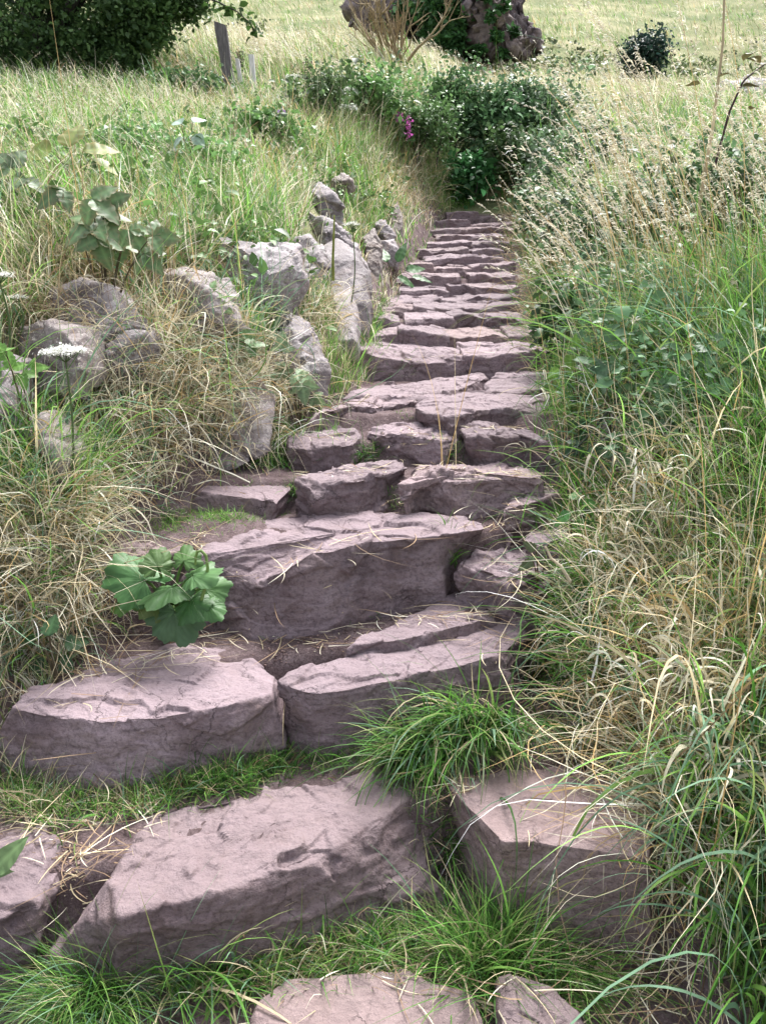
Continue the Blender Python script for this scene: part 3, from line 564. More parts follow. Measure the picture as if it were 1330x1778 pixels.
def grass(acc, rng, x, y, probs, L, lean, bend, width, az=None, azs=None, n=5, curl=.3, kink=0.0, z=None, Lvar=.3, roll=.5, sink=.02):
    m = len(x); z = terrain(x, y, False) if z is None else z
    root = np.stack([x, y, z - sink], 1)
    a = rng.uniform(0, 2 * math.pi, m) if az is None else az + rng.normal(0, azs if azs is not None else .6, m)
    L = np.broadcast_to(L, (m,)) * np.exp(rng.normal(0, Lvar, m)); lean = np.abs(np.broadcast_to(lean, (m,)) * (1 + .5 * rng.normal(0, 1, m)))
    bend = np.broadcast_to(bend, (m,)) * (1 + .45 * rng.normal(0, 1, m)); wd = np.broadcast_to(width, (m,)) * np.exp(rng.normal(0, .3, m))
    c0, c1, k = colours(rng, probs, m)
    P, D, aa = curve(root, a, L, lean, bend, rng.normal(0, curl, m), n, rng, kink)
    V, F, C = ribbons(P, D, aa, wd, rng.normal(0, roll, m), c0, c1); acc.add(V, F, C); return P
def seedheads(acc, rng, x, y, L, az, azs, lean=.15, bend=.7, stem=('straw', 'pale'), width=.004, nsp=22, head=.22, sp=.022, droop=1.2, z=None, headcol='bleach'):
    m = len(x); z = terrain(x, y, False) if z is None else z
    root = np.stack([x, y, z - .02], 1); a = az + rng.normal(0, azs, m); Ls = L * np.exp(rng.normal(0, .18, m))
    c0, c1, k = colours(rng, {s: 1 for s in stem}, m, .12)
    P, D, aa = curve(root, a, Ls, np.abs(rng.normal(lean, .12, m)), bend * np.exp(rng.normal(0, .4, m)), rng.normal(0, .25, m), 9, rng, .04)
    V, F, C = ribbons(P, D, aa, np.full(m, width), rng.normal(0, 1, m), c0, c1, taper=3, base=1); acc.add(V, F, C)
    t = 1 - head * rng.random((m, nsp)) ** 0.9; i = np.clip((t * 9).astype(int), 0, 8); f = (t * 9 - i)[..., None]
    r = np.arange(m)[:, None]; Q = (P[r, i] * (1 - f) + P[r, i + 1] * f).reshape(-1, 3); az2 = (aa[r, i] + rng.normal(0, .7, (m, nsp))).ravel()
    k2 = len(Q); c0, c1, _ = colours(rng, {headcol: 1, 'pale': .6}, k2, .15)
    P2, D2, a2 = curve(Q, az2, np.full(k2, sp) * np.exp(rng.normal(0, .3, k2)), np.abs(rng.normal(.9, .4, k2)), np.full(k2, droop), rng.normal(0, .3, k2), 2)
    V, F, C = ribbons(P2, D2, a2, np.full(k2, sp * .26), rng.normal(0, 1, k2), c0, c1, taper=2.0, base=.5); acc.add(V, F, C)
def leaf(L, W, serr=0.0, nser=9, fold=.25, droop=.5, ripple=.03, shape=.8, nu=13, seed=0, c=(.07, .13, .04), vein=1.35, edge=None):
    """flat leaf lying along +X, normal +Z; returns V, F, C"""
    rng = np.random.default_rng(seed); u = np.linspace(0, 1, nu); v = np.array([-1, -.66, -.33, 0, .33, .66, 1.0])
    w_ = W * np.sin(math.pi * u ** shape) ** .85; U, Vv = np.meshgrid(u, v, indexing='ij')
    sr = 1 + serr * (np.abs(((U * nser) % 1) - .5) * 2 - .5) * (np.abs(Vv) > .9)
    X = U * L - np.abs(Vv) * .08 * L * np.sin(math.pi * U); Yv = Vv * .5 * w_[:, None] * sr
    Z = fold * np.abs(Yv) - droop * L * U ** 2 * .6 + ripple * L * np.sin(U * nser * 2.2 + np.abs(Vv) * -2.5) * np.abs(Vv) * .5 + rng.normal(0, .006 * L, U.shape)
    C = np.array(c)[None, None] * np.where(np.abs(Vv) < .1, vein, 1 + .12 * np.sin(U * nser * 6.28 - np.abs(Vv) * 4))[..., None]
    if edge is not None:
        e = np.clip(np.abs(Vv) ** 4 * .4 + U ** 6 * .4 + rng.normal(0, .12, U.shape), 0, 1)[..., None]; C = C * (1 - e) + np.array(edge) * e
    return np.stack([X, Yv, Z], -1).reshape(-1, 3), grid_faces(nu, 7), np.clip(C, 0, .9).reshape(-1, 3)
def round_leaf(Rr, seed=0, c=(.10, .2, .05), cup=.25, wave=.06, gap=.5, nr=10, na=76):
    rng = np.random.default_rng(seed); th = np.linspace(-math.pi + gap, math.pi - gap, na); r = np.linspace(0.03, 1, nr)
    Rd = Rr * (1 + .10 * np.sin(th * 3 + seed) + .07 * np.sin(th * 7 + 2 * seed) + .05 * np.sin(th * 13) + .035 * np.sin(th * 29 + seed) + .25 * np.cos(th) - .15) * (.82 + .18 * np.cos(th * .5))
    T, Q = np.meshgrid(th, r); X = Q * Rd[None] * np.cos(T); Yv = Q * Rd[None] * np.sin(T)
    Z = Rr * (-cup * Q ** 2 + wave * np.sin(T * 5 + seed) * Q ** 2 + .05 * np.abs(np.cos(T * 4.5)) * Q ** 1.2 + .03 * fbm(np.stack([X.ravel() / Rr * 3, Yv.ravel() / Rr * 3, 0 * X.ravel() + seed], 1), 1, 3, seed).reshape(T.shape)) + rng.normal(0, .008 * Rr, T.shape)
    C = np.array(c)[None, None] * (1 + .45 * (np.abs(((T * 4.5 / math.pi) % 1) - .5) < .035) - .12 * Q ** 3 + .16 * fbm(np.stack([X.ravel() / Rr * 4, Yv.ravel() / Rr * 4, 0 * X.ravel() + seed], 1), 1, 3, seed).reshape(T.shape) + rng.normal(0, .05, T.shape))[..., None]
    return np.stack([X, Yv, Z], -1).reshape(-1, 3), grid_faces(nr, na), np.clip(C, 0, .9).reshape(-1, 3)
def place(V, pos, az, tilt=0.0, roll=0.0):
    """tilt > 0 raises the leaf tip, then the leaf turns to azimuth az"""
    cr, s_r = math.cos(roll), math.sin(roll); V = V @ np.array([[1, 0, 0], [0, cr, -s_r], [0, s_r, cr]]).T
    ct, st_ = math.cos(tilt), math.sin(tilt); V = V @ np.array([[ct, 0, -st_], [0, 1, 0], [st_, 0, ct]]).T
    ca, sa = math.cos(az), math.sin(az); return V @ np.array([[ca, -sa, 0], [sa, ca, 0], [0, 0, 1]]).T + np.asarray(pos)
def leafcloud(acc, rng, P, size, cols, up=.5, szv=.3, flat=.0):
    """many small folded leaves at points P (n,3), random directions; cols (n,3)"""
    n = len(P); d = rng.normal(0, 1, (n, 3)); d[:, 2] = d[:, 2] * .6 - .15; d /= np.linalg.norm(d, axis=1)[:, None]
    nn = rng.normal(0, 1, (n, 3)); nn[:, 2] += up * 2.5; nn -= d * (nn * d).sum(1)[:, None]; nn /= np.maximum(np.linalg.norm(nn, axis=1), 1e-6)[:, None]; s = np.cross(nn, d)
    L = size * np.exp(rng.normal(0, szv, n)); W = L * .34
    def pt(u, v, h): return P + d * (L * u)[:, None] + s * (W * v)[:, None] + nn * (L * h)[:, None]
    V = np.stack([pt(0, 0, 0), pt(.35, -1, .12), pt(.38, 0, 0), pt(.35, 1, .12), pt(.75, -.7, .04), pt(.75, 0, -.05), pt(.75, .7, .04), pt(1.05, 0, -.16)], 1).reshape(-1, 3)
    b = (np.arange(n) * 8)[:, None, None]
    Q = (b + np.array([[1, 4, 5, 2], [2, 5, 6, 3]])[None]).reshape(-1, 4); T = (b + np.array([[0, 1, 2], [0, 2, 3], [4, 7, 5], [5, 7, 6]])[None]).reshape(-1, 3)
    acc.add(V, [Q, T], np.repeat(cols, 8, 0))
def branch(acc, rng, p, d, L, r, depth, spread=.6, up=.1, tips=None, nseg=5, kids=3, wob=.18):
    pts = [p]; dd = d / np.linalg.norm(d)
    for i in range(nseg):
        dd = dd + rng.normal(0, wob, 3) + np.array([0, 0, up * .3]); dd /= np.linalg.norm(dd); pts.append(pts[-1] + dd * L / nseg)
    acc.add(*tube(pts, np.linspace(r, r * .45, nseg + 1), 6 if r > .01 else 4))
    if tips is not None: tips.append((pts[-1], depth)); tips.append((pts[-2], depth))
    if depth > 0:
        for k in range(kids):
            i = rng.integers(1, nseg + 1); nd = dd + rng.normal(0, spread, 3) + np.array([0, 0, up]); branch(acc, rng, np.array(pts[i]), nd, L * rng.uniform(.5, .8), r * .5, depth - 1, spread, up, tips, nseg, kids, wob)

# ------------------------------------------------------------------ tree, outcrop, bare shrub, posts
rng = np.random.default_rng(11)
TY = 11.5; tb = at(70, 165, TY); tb[2] = ground(tb[0], tb[1]) - .05
tree = empty('hawthorn_tree', tb); tag(tree, 'dark leafy hawthorn tree hanging over the grass bank, upper left', 'tree')
ac = Acc(); tips = []
for k, (dx, dy, dz, L) in enumerate([(-.3, .2, 1, 1.5), (.5, -.1, .8, 1.6), (.9, .1, .35, 1.8), (-.9, .0, .6, 1.6), (.1, .8, .8, 1.6), (.2, -.6, .7, 1.3)]):
    branch(ac, rng, tb + np.array([rng.normal(0, .08), rng.normal(0, .08), .0 if k < 2 else .5]), np.array([dx, dy, dz]), L, .085 if k < 2 else .06, 2, .6, .12, tips)
ac.add(*tube([tb, tb + [.02, 0, .5], tb + [-.03, .02, 1.0]], [.16, .13, .09], 10)); ac.build('trunk', M_BARK, tree)
blobs = [(-20, 70, 100, 0), (60, 95, 70, -.3), (110, 40, 95, 0), (190, 45, 62, .2), (40, -40, 150, .3), (228, 5, 46, -.1), (180, -90, 140, .5), (292, -14, 26, 0), (-120, 30, 160, .2), (250, -110, 90, .2), (60, -200, 170, .4), (215, 88, 26, -.2), (258, 40, 22, -.1), (330, -12, 16, 0), (130, 118, 34, -.4), (30, 140, 34, -.4)]
LP = []
for (x, y, r, dy) in blobs:
    c_ = at(x, y + 66 - 46 * min(max((x - 120) / 120, 0), 1), TY + dy); rr = r / FPX * TY / 1.1
    ncl = int(16 + r * .9)
    d = rng.normal(0, 1, (ncl, 3)); d /= np.linalg.norm(d, axis=1)[:, None]; cc = c_ + d * (rr * rng.random(ncl)[:, None] ** .4) * np.array([1, 1.25, 1])
    for q in cc: LP.append(q + rng.normal(0, 1, (40, 3)) * np.array([.11, .11, .06]))
LP = np.concatenate(LP)
f = rng.random(len(LP))[:, None]; lc = np.array([.045, .095, .034]) * (1 - f) + np.array([.14, .23, .08]) * f
lc = lc * np.exp(.5 * fbm(LP, 2.2, 2, 3))[:, None]
ac = Acc(); leafcloud(ac, rng, LP, .056, lc, .6); ac.build('crown', M_LEAF, tree)
# the low twig that reaches over the post
ac = Acc(); tw = np.array([at(x, y, TY - .2) for x, y in [(340, -10), (380, 4), (412, 20), (432, 38), (443, 52), (446, 66)]]); ac.add(*tube(tw, np.linspace(.012, .003, 6), 5)); ac.build('twig', M_BARK, tree)
ac = Acc(); q = np.concatenate([np.linspace(0, 5, 70)]); qi = np.clip(q.astype(int), 0, 4); base = tw[qi] + (tw[qi + 1] - tw[qi]) * (q - qi)[:, None] + rng.normal(0, .035, (70, 3))
leafcloud(ac, rng, base, .075, np.array([.05, .1, .025]) * np.exp(rng.normal(0, .3, 70))[:, None], .5); ac.build('twig_leaf_spray', M_LEAF, tree)

OY = 27.0
oc = hit(860, 112); OY = oc[1]; outc = empty('rock_outcrop', oc); tag(outc, 'craggy rock outcrop hung with ivy on the hillside beyond the stairs', 'rock outcrop')
CR = [([(816, 60), (838, -20), (860, -45), (880, -10), (890, 40), (906, 80), (912, 112), (850, 110), (826, 98)], 0, .9), ([(862, -40), (880, -30), (900, 10), (922, 60), (934, 108), (908, 116), (884, 60)], .3, .7),
      ([(735, -60), (800, -70), (836, -20), (838, 40), (850, 100), (780, 96), (742, 90), (728, 20)], .8, 1.2), ([(610, 30), (640, -20), (700, -50), (745, -30), (750, 60), (720, 90), (650, 70)], 2.0, 1.0), ([(640, -80), (760, -150), (880, -120), (900, -20), (820, 40), (690, 30)], 2.5, 1.3)]
for i, (pl, dy, th) in enumerate(CR): boulder('crag', pl, OY + dy, th, 560 + i, '', M_CRAG, rough=1.7, lean=.35, res=.04, parent=outc, embed=False, ncut=6, ridge=.11)
ac = Acc(); IP = []
for (x, y, r, dy, k) in [(768, 30, 42, -.35, 1400), (780, 75, 30, -.45, 800), (760, 75, 30, -.35, 700), (792, -14, 38, -.2, 900), (745, 0, 30, -.1, 500), (852, 30, 9, -.85, 120), (862, 62, 9, -.85, 120), (872, 10, 9, -.8, 110), (893, 55, 7, -.6, 110), (872, 92, 7, -.8, 90), (832, 85, 9, -.8, 90), (845, -8, 9, -.6, 100), (700, 20, 20, .8, 250)]:
    c_ = at(x, y, OY + dy); rr = r / FPX * OY / 1.1; d = rng.normal(0, 1, (k, 3)); d /= np.linalg.norm(d, axis=1)[:, None]; d[:, 1] = d[:, 1] * .6
    IP.append(c_ + d * rr * (.55 + .5 * rng.random(k))[:, None] * np.array([1, .5, 1.05]))
IP = np.concatenate(IP); lc = np.array([.04, .10, .032]) * np.exp(rng.normal(.15, .4, len(IP)))[:, None]; leafcloud(ac, rng, IP, .13, lc, .3); ac.build('ivy', M_LEAF, outc)

bs = hit(688, 118); bs[2] = ground(bs[0], bs[1]); shrub = empty('bare_shrub', bs); tag(shrub, 'bare lichen-covered shrub in front of the ivy-hung outcrop', 'shrub')
ac = Acc(); s_ = bs[1] / 22.0
for k, (x, y, L) in enumerate([(-.9, 1.0, 1.5), (-.6, 1.2, 1.7), (-.25, 1.3, 1.5), (.1, 1.4, 1.5), (.5, 1.2, 1.4), (-1.2, .75, 1.7), (.9, .9, 1.3), (-.4, .9, 1.6)]):
    branch(ac, rng, bs + np.array([rng.normal(0, .06), rng.normal(0, .06), -.05]), np.array([x, rng.normal(0, .3), y]), L * s_ * .85, .05 * s_, 3, .5, .22, None, 5, 3, .13)
ac.build('branches', M_TWIG, shrub)
def post(name, top, bot, w_px, label, mat, Y, slant=0.0):
    b_ = at(*bot, Y); t_ = at(*top, Y); b_ = b_ + (b_ - t_) * .25; h = w_px / FPX * Y / 1.1 * .5; a = Acc(); nr = 14
    d = t_ - b_; rng_ = np.random.default_rng(int(top[0])); rows = []
    for i, u in enumerate(np.linspace(0, 1, nr)):
        c_ = b_ + d * u; k = 1 + .05 * math.sin(u * 9 + top[0])
        sq = np.array([[-1, -1], [-.85, -1.06], [.85, -1.06], [1, -.9], [1, .9], [.9, 1], [-.9, 1], [-1, .9]]) * h * k
        r_ = np.stack([c_[0] + sq[:, 0], c_[1] + sq[:, 1] * .8, np.full(8, c_[2])], 1)
        if i == nr - 1: r_[:, 2] += slant * (r_[:, 0] - c_[0]) / h
        rows.append(r_)
    V = np.concatenate(rows); V += fbm(V, 14, 3, 3)[:, None] * .004
    a.add(V, grid_faces(nr, 8, True)); top_i = (nr - 1) * 8; a.add(V[top_i:top_i + 8], np.array([[0, 1, 2, 3], [0, 3, 4, 7], [4, 5, 6, 7]]))
    o = a.build(name, mat, smooth=False); tag(o, label, name.split('_')[-1]); return o
PY = hit(402, 170)[1]
post('fence_post', (383, 42), (402, 165), 18, 'dark weathered fence post leaning left in the tall grass', M_POST, PY, -.02)
post('wooden_stake', (412, 102), (420, 152), 7, 'shorter pale stake between the fence post and another stake', M_STAKE, PY + .2)
post('wooden_stake', (437, 95), (441, 160), 9, 'taller pale stake, right of the fence post in the grass', M_STAKE, PY - .1)
# ------------------------------------------------------------------ loose grit and straw lying on the stairs
rng = np.random.default_rng(21)
bpy.context.view_layer.update(); dg = bpy.context.evaluated_depsgraph_get()
def drop(x, y):
    ok, p, n, *_ = sc.ray_cast(dg, (float(x), float(y), 4.0), (0, 0, -1)); return (np.array(p), np.array(n)) if ok else (np.array([x, y, ground(x, y)]), np.array([0, 0, 1.]))
oct_v = np.array([[1, 0, 0], [-1, 0, 0], [0, 1, 0], [0, -1, 0], [0, 0, 1], [0, 0, -1.]]); oct_f = np.array([[0, 2, 4], [2, 1, 4], [1, 3, 4], [3, 0, 4], [2, 0, 5], [1, 2, 5], [3, 1, 5], [0, 3, 5]])
ac = Acc()
def pebbles(cx, cy, sx, sy, k, smin=.002, smax=.007):
    for q in hits(cx + rng.normal(0, sx, k), cy + rng.normal(0, sy, k)):
        p_, n_ = drop(q[0], q[1])
        if n_[2] < .5: continue
        s_ = smin + (smax - smin) * rng.random() ** 3; V = oct_v * rng.uniform(.55, 1.2, 3) * s_ + rng.normal(0, .16 * s_, (6, 3)); V[:, 2] *= .75
        g_ = rng.uniform(.5, 1.35); ac.add(V + p_ + [0, 0, s_ * .3], oct_f, np.array([.24, .165, .15]) * g_)
for a in [(480, 1165, 14, 22, 170), (40, 1510, 45, 25, 200), (120, 1500, 14, 40, 150), (560, 1110, 60, 14, 150), (760, 870, 120, 14, 120), (880, 920, 25, 14, 90), (720, 850, 12, 20, 60), (700, 790, 120, 8, 100), (330, 1410, 120, 20, 60), (780, 650, 90, 8, 80), (900, 1380, 90, 50, 70), (340, 960, 14, 14, 50), (600, 1740, 90, 25, 90), (700, 1060, 70, 22, 90), (300, 1480, 90, 40, 50), (500, 1440, 120, 40, 50), (640, 1110, 160, 18, 260), (700, 885, 200, 10, 200), (760, 1400, 30, 60, 120), (990, 1310, 60, 16, 100), (330, 900, 60, 14, 60), (760, 795, 150, 8, 120)]: pebbles(*a)
o = ac.build('grit', leaf_mat('grit_grain', .9, 0, .2), smooth=False); tag(o, 'loose brown grit scattered on the stone steps', 'grit', kind='stuff')
ac = Acc()
def litter(cx, cy, sx, sy, k, L=.10, w=.0028, kinds=None):
    X_ = []; 
    for q in hits(cx + rng.normal(0, sx, k), cy + rng.normal(0, sy, k)):
        p_, n_ = drop(q[0], q[1]); X_.append(p_ + [0, 0, .004 + rng.random() * .008])
    X_ = np.array(X_); m = len(X_); Ls = L * np.exp(rng.normal(0, .5, m)); c0, c1, _ = colours(rng, kinds or dict(straw=1, pale=.5, brown=1.1, bleach=.15), m)
    P, D, a = curve(X_, rng.uniform(0, 6.28, m), Ls, np.full(m, 1.50), rng.normal(.06, .08, m), rng.normal(0, .6, m), 5, rng, .03)
    V, F, C = ribbons(P, D, a, np.full(m, w), rng.normal(0, .4, m), c0, c1, taper=4, base=.9); ac.add(V, F, C)
for a in [(120, 1420, 70, 45, 120, .10), (130, 1520, 12, 40, 50, .10), (640, 1085, 110, 20, 40, .16), (860, 1080, 50, 18, 22, .16), (890, 925, 50, 18, 55, .09), (880, 890, 60, 10, 30, .10), (1130, 1680, 90, 60, 210, .16), (960, 1720, 90, 40, 90, .14), (700, 1700, 60, 30, 50, .10), (400, 1110, 80, 12, 26, .15), (330, 1120, 80, 14, 40, .12), (780, 785, 120, 8, 36, .07), (800, 650, 90, 8, 30, .10), (1000, 1300, 60, 25, 60, .13), (900, 1240, 50, 20, 60, .12), (340, 955, 12, 16, 40, .06), (150, 1170, 80, 22, 90, .12), (980, 800, 25, 20, 25, .12), (830, 1300, 60, 30, 30, .1), (640, 1110, 160, 20, 120, .05), (700, 880, 200, 10, 120, .05), (750, 790, 150, 8, 90, .05), (780, 1430, 20, 60, 60, .06)]: litter(*a)
o = ac.build('straw_litter', M_DRY); tag(o, 'dry straw and dead stalks lying on the steps', 'straw', kind='stuff')

# ------------------------------------------------------------------ grass
def inpoly(px, py, poly):
    c = np.zeros(len(px), bool); n = len(poly); j = n - 1
    for i in range(n):
        xi, yi = poly[i]; xj, yj = poly[j]
        c ^= ((yi > py) != (yj > py)) & (px < (xj - xi) * (py - yi) / (yj - yi + 1e-9) + xi); j = i
    return c
KEEP = [(pl, .97) for pl, Y, th, lab, rg in BANK[:-1]] + [([(1036, 760), (1068, 735), (1100, 727), (1106, 800), (1062, 835), (1028, 822)], .6)]
def clear_of_rocks(rng, x, y, L, z):
    px, py = proj(np.stack([x, y, z], 1)); h = L * 1000 / np.maximum(y, .8); ok = np.ones(len(x), bool)
    for pl, pr in KEEP:
        b_ = inpoly(px, py, pl) | inpoly(px, py - h * .35, pl) | inpoly(px, py - h * .7, pl)
        ok &= ~(b_ & (rng.random(len(x)) < pr))
    return ok
def G(px, py, cx, cy, sx, sy): return np.exp(-.5 * (((px - cx) / sx) ** 2 + ((py - cy) / sy) ** 2))
WEST = math.pi
# far hillside
rng = np.random.default_rng(31); ac = Acc(); n = 120000
y = 12.4 * (75 / 12.4) ** (rng.random(n) ** 1.15); x = (rng.random(n) * 2 - 1) * (.62 * y + 1); z = terrain(x, y, False); px, py = proj(np.stack([x, y, z], 1))
ok = (py > -120) & ~((px > 730) & (px < 925) & (y > OY - .4) & (y < OY + 2)); x, y, z, px, py = x[ok], y[ok], z[ok], px[ok], py[ok]; n = len(x)
nz = fbm2(x, y, .35, 3, 2); nz2 = fbm2(x, y, .12, 3, 7)
gr = np.clip(.35 + 2.6 * nz + 2.4 * nz2 + .9 * G(px, py, 1000, 95, 160, 40) + .5 * G(px, py, 560, 30, 60, 25), 0.02, 1.5)
pr = dict(green=.5 * gr, light=.5 * gr, olive=.6 + .5 * gr, dark=.12 * gr, straw=.40, pale=.7 * (1 - .4 * gr).clip(0), bleach=.25 * (1 - .5 * gr).clip(0), gold=.12, brown=.05)
tall = smooth(24, 14, y); L = .20 + .12 * tall
grass(ac, rng, x, y, pr, L * np.exp(.9 * nz + .4 * fbm2(x, y, .9, 2, 3)), .35, .8, .006 + .00042 * y, az=WEST - .25, azs=.7, n=3, z=z)
bx = rng.normal(0, 1, 900) ; by_ = 15 * (60 / 15) ** rng.random(900); bx = (rng.random(900) * 2 - 1) * .55 * by_; bm = fbm2(bx, by_, .25, 2, 91) > .12; bx, by_ = bx[bm], by_[bm]; Hq = np.array([hit(u_, v_) for u_, v_ in zip(rng.normal(1080, 120, 90), rng.normal(122, 10, 90))]); bx, by_ = np.r_[bx, Hq[:, 0]], np.r_[by_, Hq[:, 1]]
BRK = (np.repeat(np.stack([bx, by_, terrain(bx, by_, False) + .12], 1), 16, 0))
o = ac.build('meadow_grass', M_GRASS); tag(o, 'pale straw and green grass covering the hillside beyond the stairs', 'grass', kind='stuff')
ac = Acc(); BRK = BRK + rng.normal(0, 1, BRK.shape) * np.array([.18, .18, .1]); leafcloud(ac, rng, BRK, .12, np.array([.075, .105, .045]) * np.exp(rng.normal(0, .45, len(BRK)))[:, None], .6)
o = ac.build('bracken', M_LEAF); tag(o, 'dark low weeds and bracken dotted over the hillside', 'bracken', kind='stuff')
ac = Acc(); n = 5200; y = 12.2 * (26 / 12.2) ** rng.random(n); x = (rng.random(n) * 2 - 1) * (.60 * y + .5); px, py = proj(np.stack([x, y, terrain(x, y, False)], 1))
ok = (rng.random(n) < .25 + .75 * G(px, py, 480, 110, 170, 60) + .8 * G(px, py, 950, 150, 200, 40)) & ~((px > 745) & (px < 925) & (y > OY - 1.2)) & ~((px > 760) & (px < 900) & (py > 170)); x, y = x[ok], y[ok]
seedheads(ac, rng, x, y, .42, WEST - .2, .6, .4, .8, width=.007, nsp=10, head=.3, sp=.05)
o = ac.build('seeding_grass', M_DRY); tag(o, 'bleached wind-bent seeding grass on the hillside around the posts', 'grass', kind='stuff')

# left bank
rng = np.random.default_rng(32); ac = Acc(); n = 150000
y = 2.0 * (14.5 / 2.0) ** (rng.random(n) ** .85); xl, xr = edges(y); fx = rng.random(n); xmin = -.60 * y - .9; x = xl + .03 - (xl - xmin) * fx
z = terrain(x, y, False); px, py = proj(np.stack([x, y, z], 1)); d = xl - x; nz = fbm2(x, y, 1.1, 3, 12); nz2 = fbm2(x, y, .45, 2, 14)
lush = np.clip(.4 + 1.5 * nz2 + .8 * nz, 0.05, 1.5) + 1.5 * G(px, py, 300, 350, 150, 60) + .8 * G(px, py, 620, 320, 60, 60) + .9 * G(px, py, 60, 900, 120, 90)
lush = lush * (1 - .8 * G(px, py, 330, 720, 120, 90)) * (1 - .75 * G(px, py, 120, 470, 120, 40)) * (1 - .6 * G(px, py, 110, 1040, 110, 80))
gold = np.clip(-.2 - 1.2 * nz, 0, 1) + 1.4 * G(px, py, 560, 250, 120, 50) + .9 * G(px, py, 700, 330, 40, 50)
L = .10 + .15 * smooth(.05, .7, d) + .07 * nz * (1 - .5 * G(px, py, 380, 890, 110, 40)) * (1 - .45 * G(px, py, 160, 390, 110, 55))
keep = clear_of_rocks(rng, x, y, L, z) & (rng.random(n) < np.clip(.35 + .8 * smooth(.0, .3, d) + .5 * nz, .15, 1)) & ~((px > 330) & (px < 520) & (py > 812) & (py < 882) & (rng.random(n) < .93)) & ~((px < 350) & (px > 165) & (py > 870) & (py < 1120) & (rng.random(n) < .95))
pr = dict(green=.62 * lush + .1, light=.75 * lush + .1, blue=.22 * lush, olive=.32, straw=.26 + .2 * gold, pale=.40, gold=.35 * gold, brown=.10, bleach=.16)
pr = {k: (v[keep] if hasattr(v, '__len__') else v) for k, v in pr.items()}
grass(ac, rng, x[keep], y[keep], pr, L[keep], .30, .95, .0036 + .0006 * y[keep], az=WEST - .3, azs=1.6, n=5, z=z[keep], kink=.05)
o = ac.build('bank_grass', M_GRASS); tag(o, 'mixed green and straw grass covering the bank left of the stairs', 'grass', kind='stuff')
ac = Acc(); n = 4200; y = 4.6 * (14 / 4.6) ** rng.random(n); xl, xr = edges(y); x = xl - .3 - (.3 * y + .2 + .35 * y * 1.0) * rng.random(n) * 1.1; px, py = proj(np.stack([x, y, terrain(x, y, False)], 1))
ok = rng.random(n) < .16 + .9 * G(px, py, 560, 250, 150, 60) + .8 * G(px, py, 330, 190, 250, 45) + .4 * G(px, py, 60, 260, 100, 60) + .6 * G(px, py, 690, 310, 40, 50); x, y = x[ok], y[ok]
seedheads(ac, rng, x, y, .36, WEST - .2, 1.3, .25, .8, stem=('straw', 'gold', 'pale'), width=.0035, nsp=14, head=.3, sp=.022)
o = ac.build('seeding_grass', M_DRY); tag(o, 'fine golden seeding grass along the top of the left bank', 'grass', kind='stuff')
# hanging straw over the rocks and the mound
ac = Acc()
def mop(cx, cy, sx, sy, k, L, pr, lean=.9, bend=1.3, az=-1.3, azs=.7, curl=1.4, kink=.22, w=.0038, n=9, up=.0, lift=.04):
    Q = hits(cx + rng.normal(0, sx, k // 6), cy + rng.normal(0, sy, k // 6)); Q = np.repeat(Q, 6, 0) + rng.normal(0, .035, (len(Q) * 6, 3)); zz = terrain(Q[:, 0], Q[:, 1], False) + lift * rng.random(len(Q)) + up
    qx, qy = proj(Q); kp = ~((qx > 170) & (qx < 350) & (qy > 868) & (qy < 1130)); Q, zz = Q[kp], zz[kp]
    grass(ac, rng, Q[:, 0], Q[:, 1], pr, L, lean, bend, w, az=az, azs=azs, n=n, curl=curl, kink=kink, z=zz, Lvar=.4, roll=.9)
STRAW = dict(straw=1, pale=.9, bleach=.5, gold=.3, brown=.25, green=.14, blue=.3, light=.1)
for a, kw in [((300, 610, 75, 30, 1400, .30, STRAW), {}), ((360, 680, 80, 35, 1500, .26, STRAW), {}), ((420, 730, 40, 30, 700, .2, STRAW), {}), ((270, 740, 50, 40, 700, .22, STRAW), {}),
              ((90, 920, 65, 40, 1300, .30, STRAW), {}), ((95, 1000, 40, 35, 800, .26, STRAW), {}), ((60, 1050, 60, 40, 900, .28, STRAW), {}), ((190, 840, 40, 20, 400, .18, STRAW), {}),
              ((110, 560, 50, 14, 500, .2, dict(straw=1, brown=1, pale=.5)), {}), ((545, 540, 28, 20, 500, .24, dict(straw=1, pale=1, gold=.4, green=.2)), {}), ((200, 470, 100, 20, 900, .2, dict(brown=1, straw=1, olive=.4)), {}), ((620, 400, 14, 14, 300, .16, dict(gold=.6, brown=.5, green=.8, olive=.7)), {}), ((700, 330, 26, 30, 700, .26, dict(straw=1, gold=.7, pale=.6)), {}), ((790, 352, 25, 8, 500, .14, dict(green=1, dark=.6, light=.5)), dict(lean=.5, bend=1)), ((755, 320, 14, 22, 900, .3, dict(straw=.7, olive=1, green=.8, light=.6, pale=.5)), dict(lean=.5, bend=1.2)), ((880, 300, 36, 14, 700, .42, dict(straw=1, gold=.5, pale=.8)), {}), ((640, 255, 80, 35, 1600, .42, dict(straw=.8, pale=.6, green=1, light=1, olive=.6)), dict(lean=.3, bend=.8)), ((930, 230, 40, 40, 900, .5, dict(straw=.8, pale=.6, green=1, light=.8, olive=.6)), dict(lean=.3, bend=.9))]: mop(*a, **kw)
CURL = dict(bleach=1, pale=1, straw=.8, gold=.3)
for a in [(330, 640, 90, 50, 420, .15), (110, 930, 80, 60, 420, .18), (430, 700, 40, 40, 160, .13), (150, 1010, 50, 40, 200, .17), (540, 540, 25, 20, 90, .12)]: mop(*a, CURL, lean=.5, bend=3.6, azs=2, w=.0065, n=12, curl=1.6, kink=.12, lift=.14)
o = ac.build('hanging_straw', M_DRY); tag(o, 'curled dry straw hanging down over the left bank rocks', 'straw', kind='stuff')
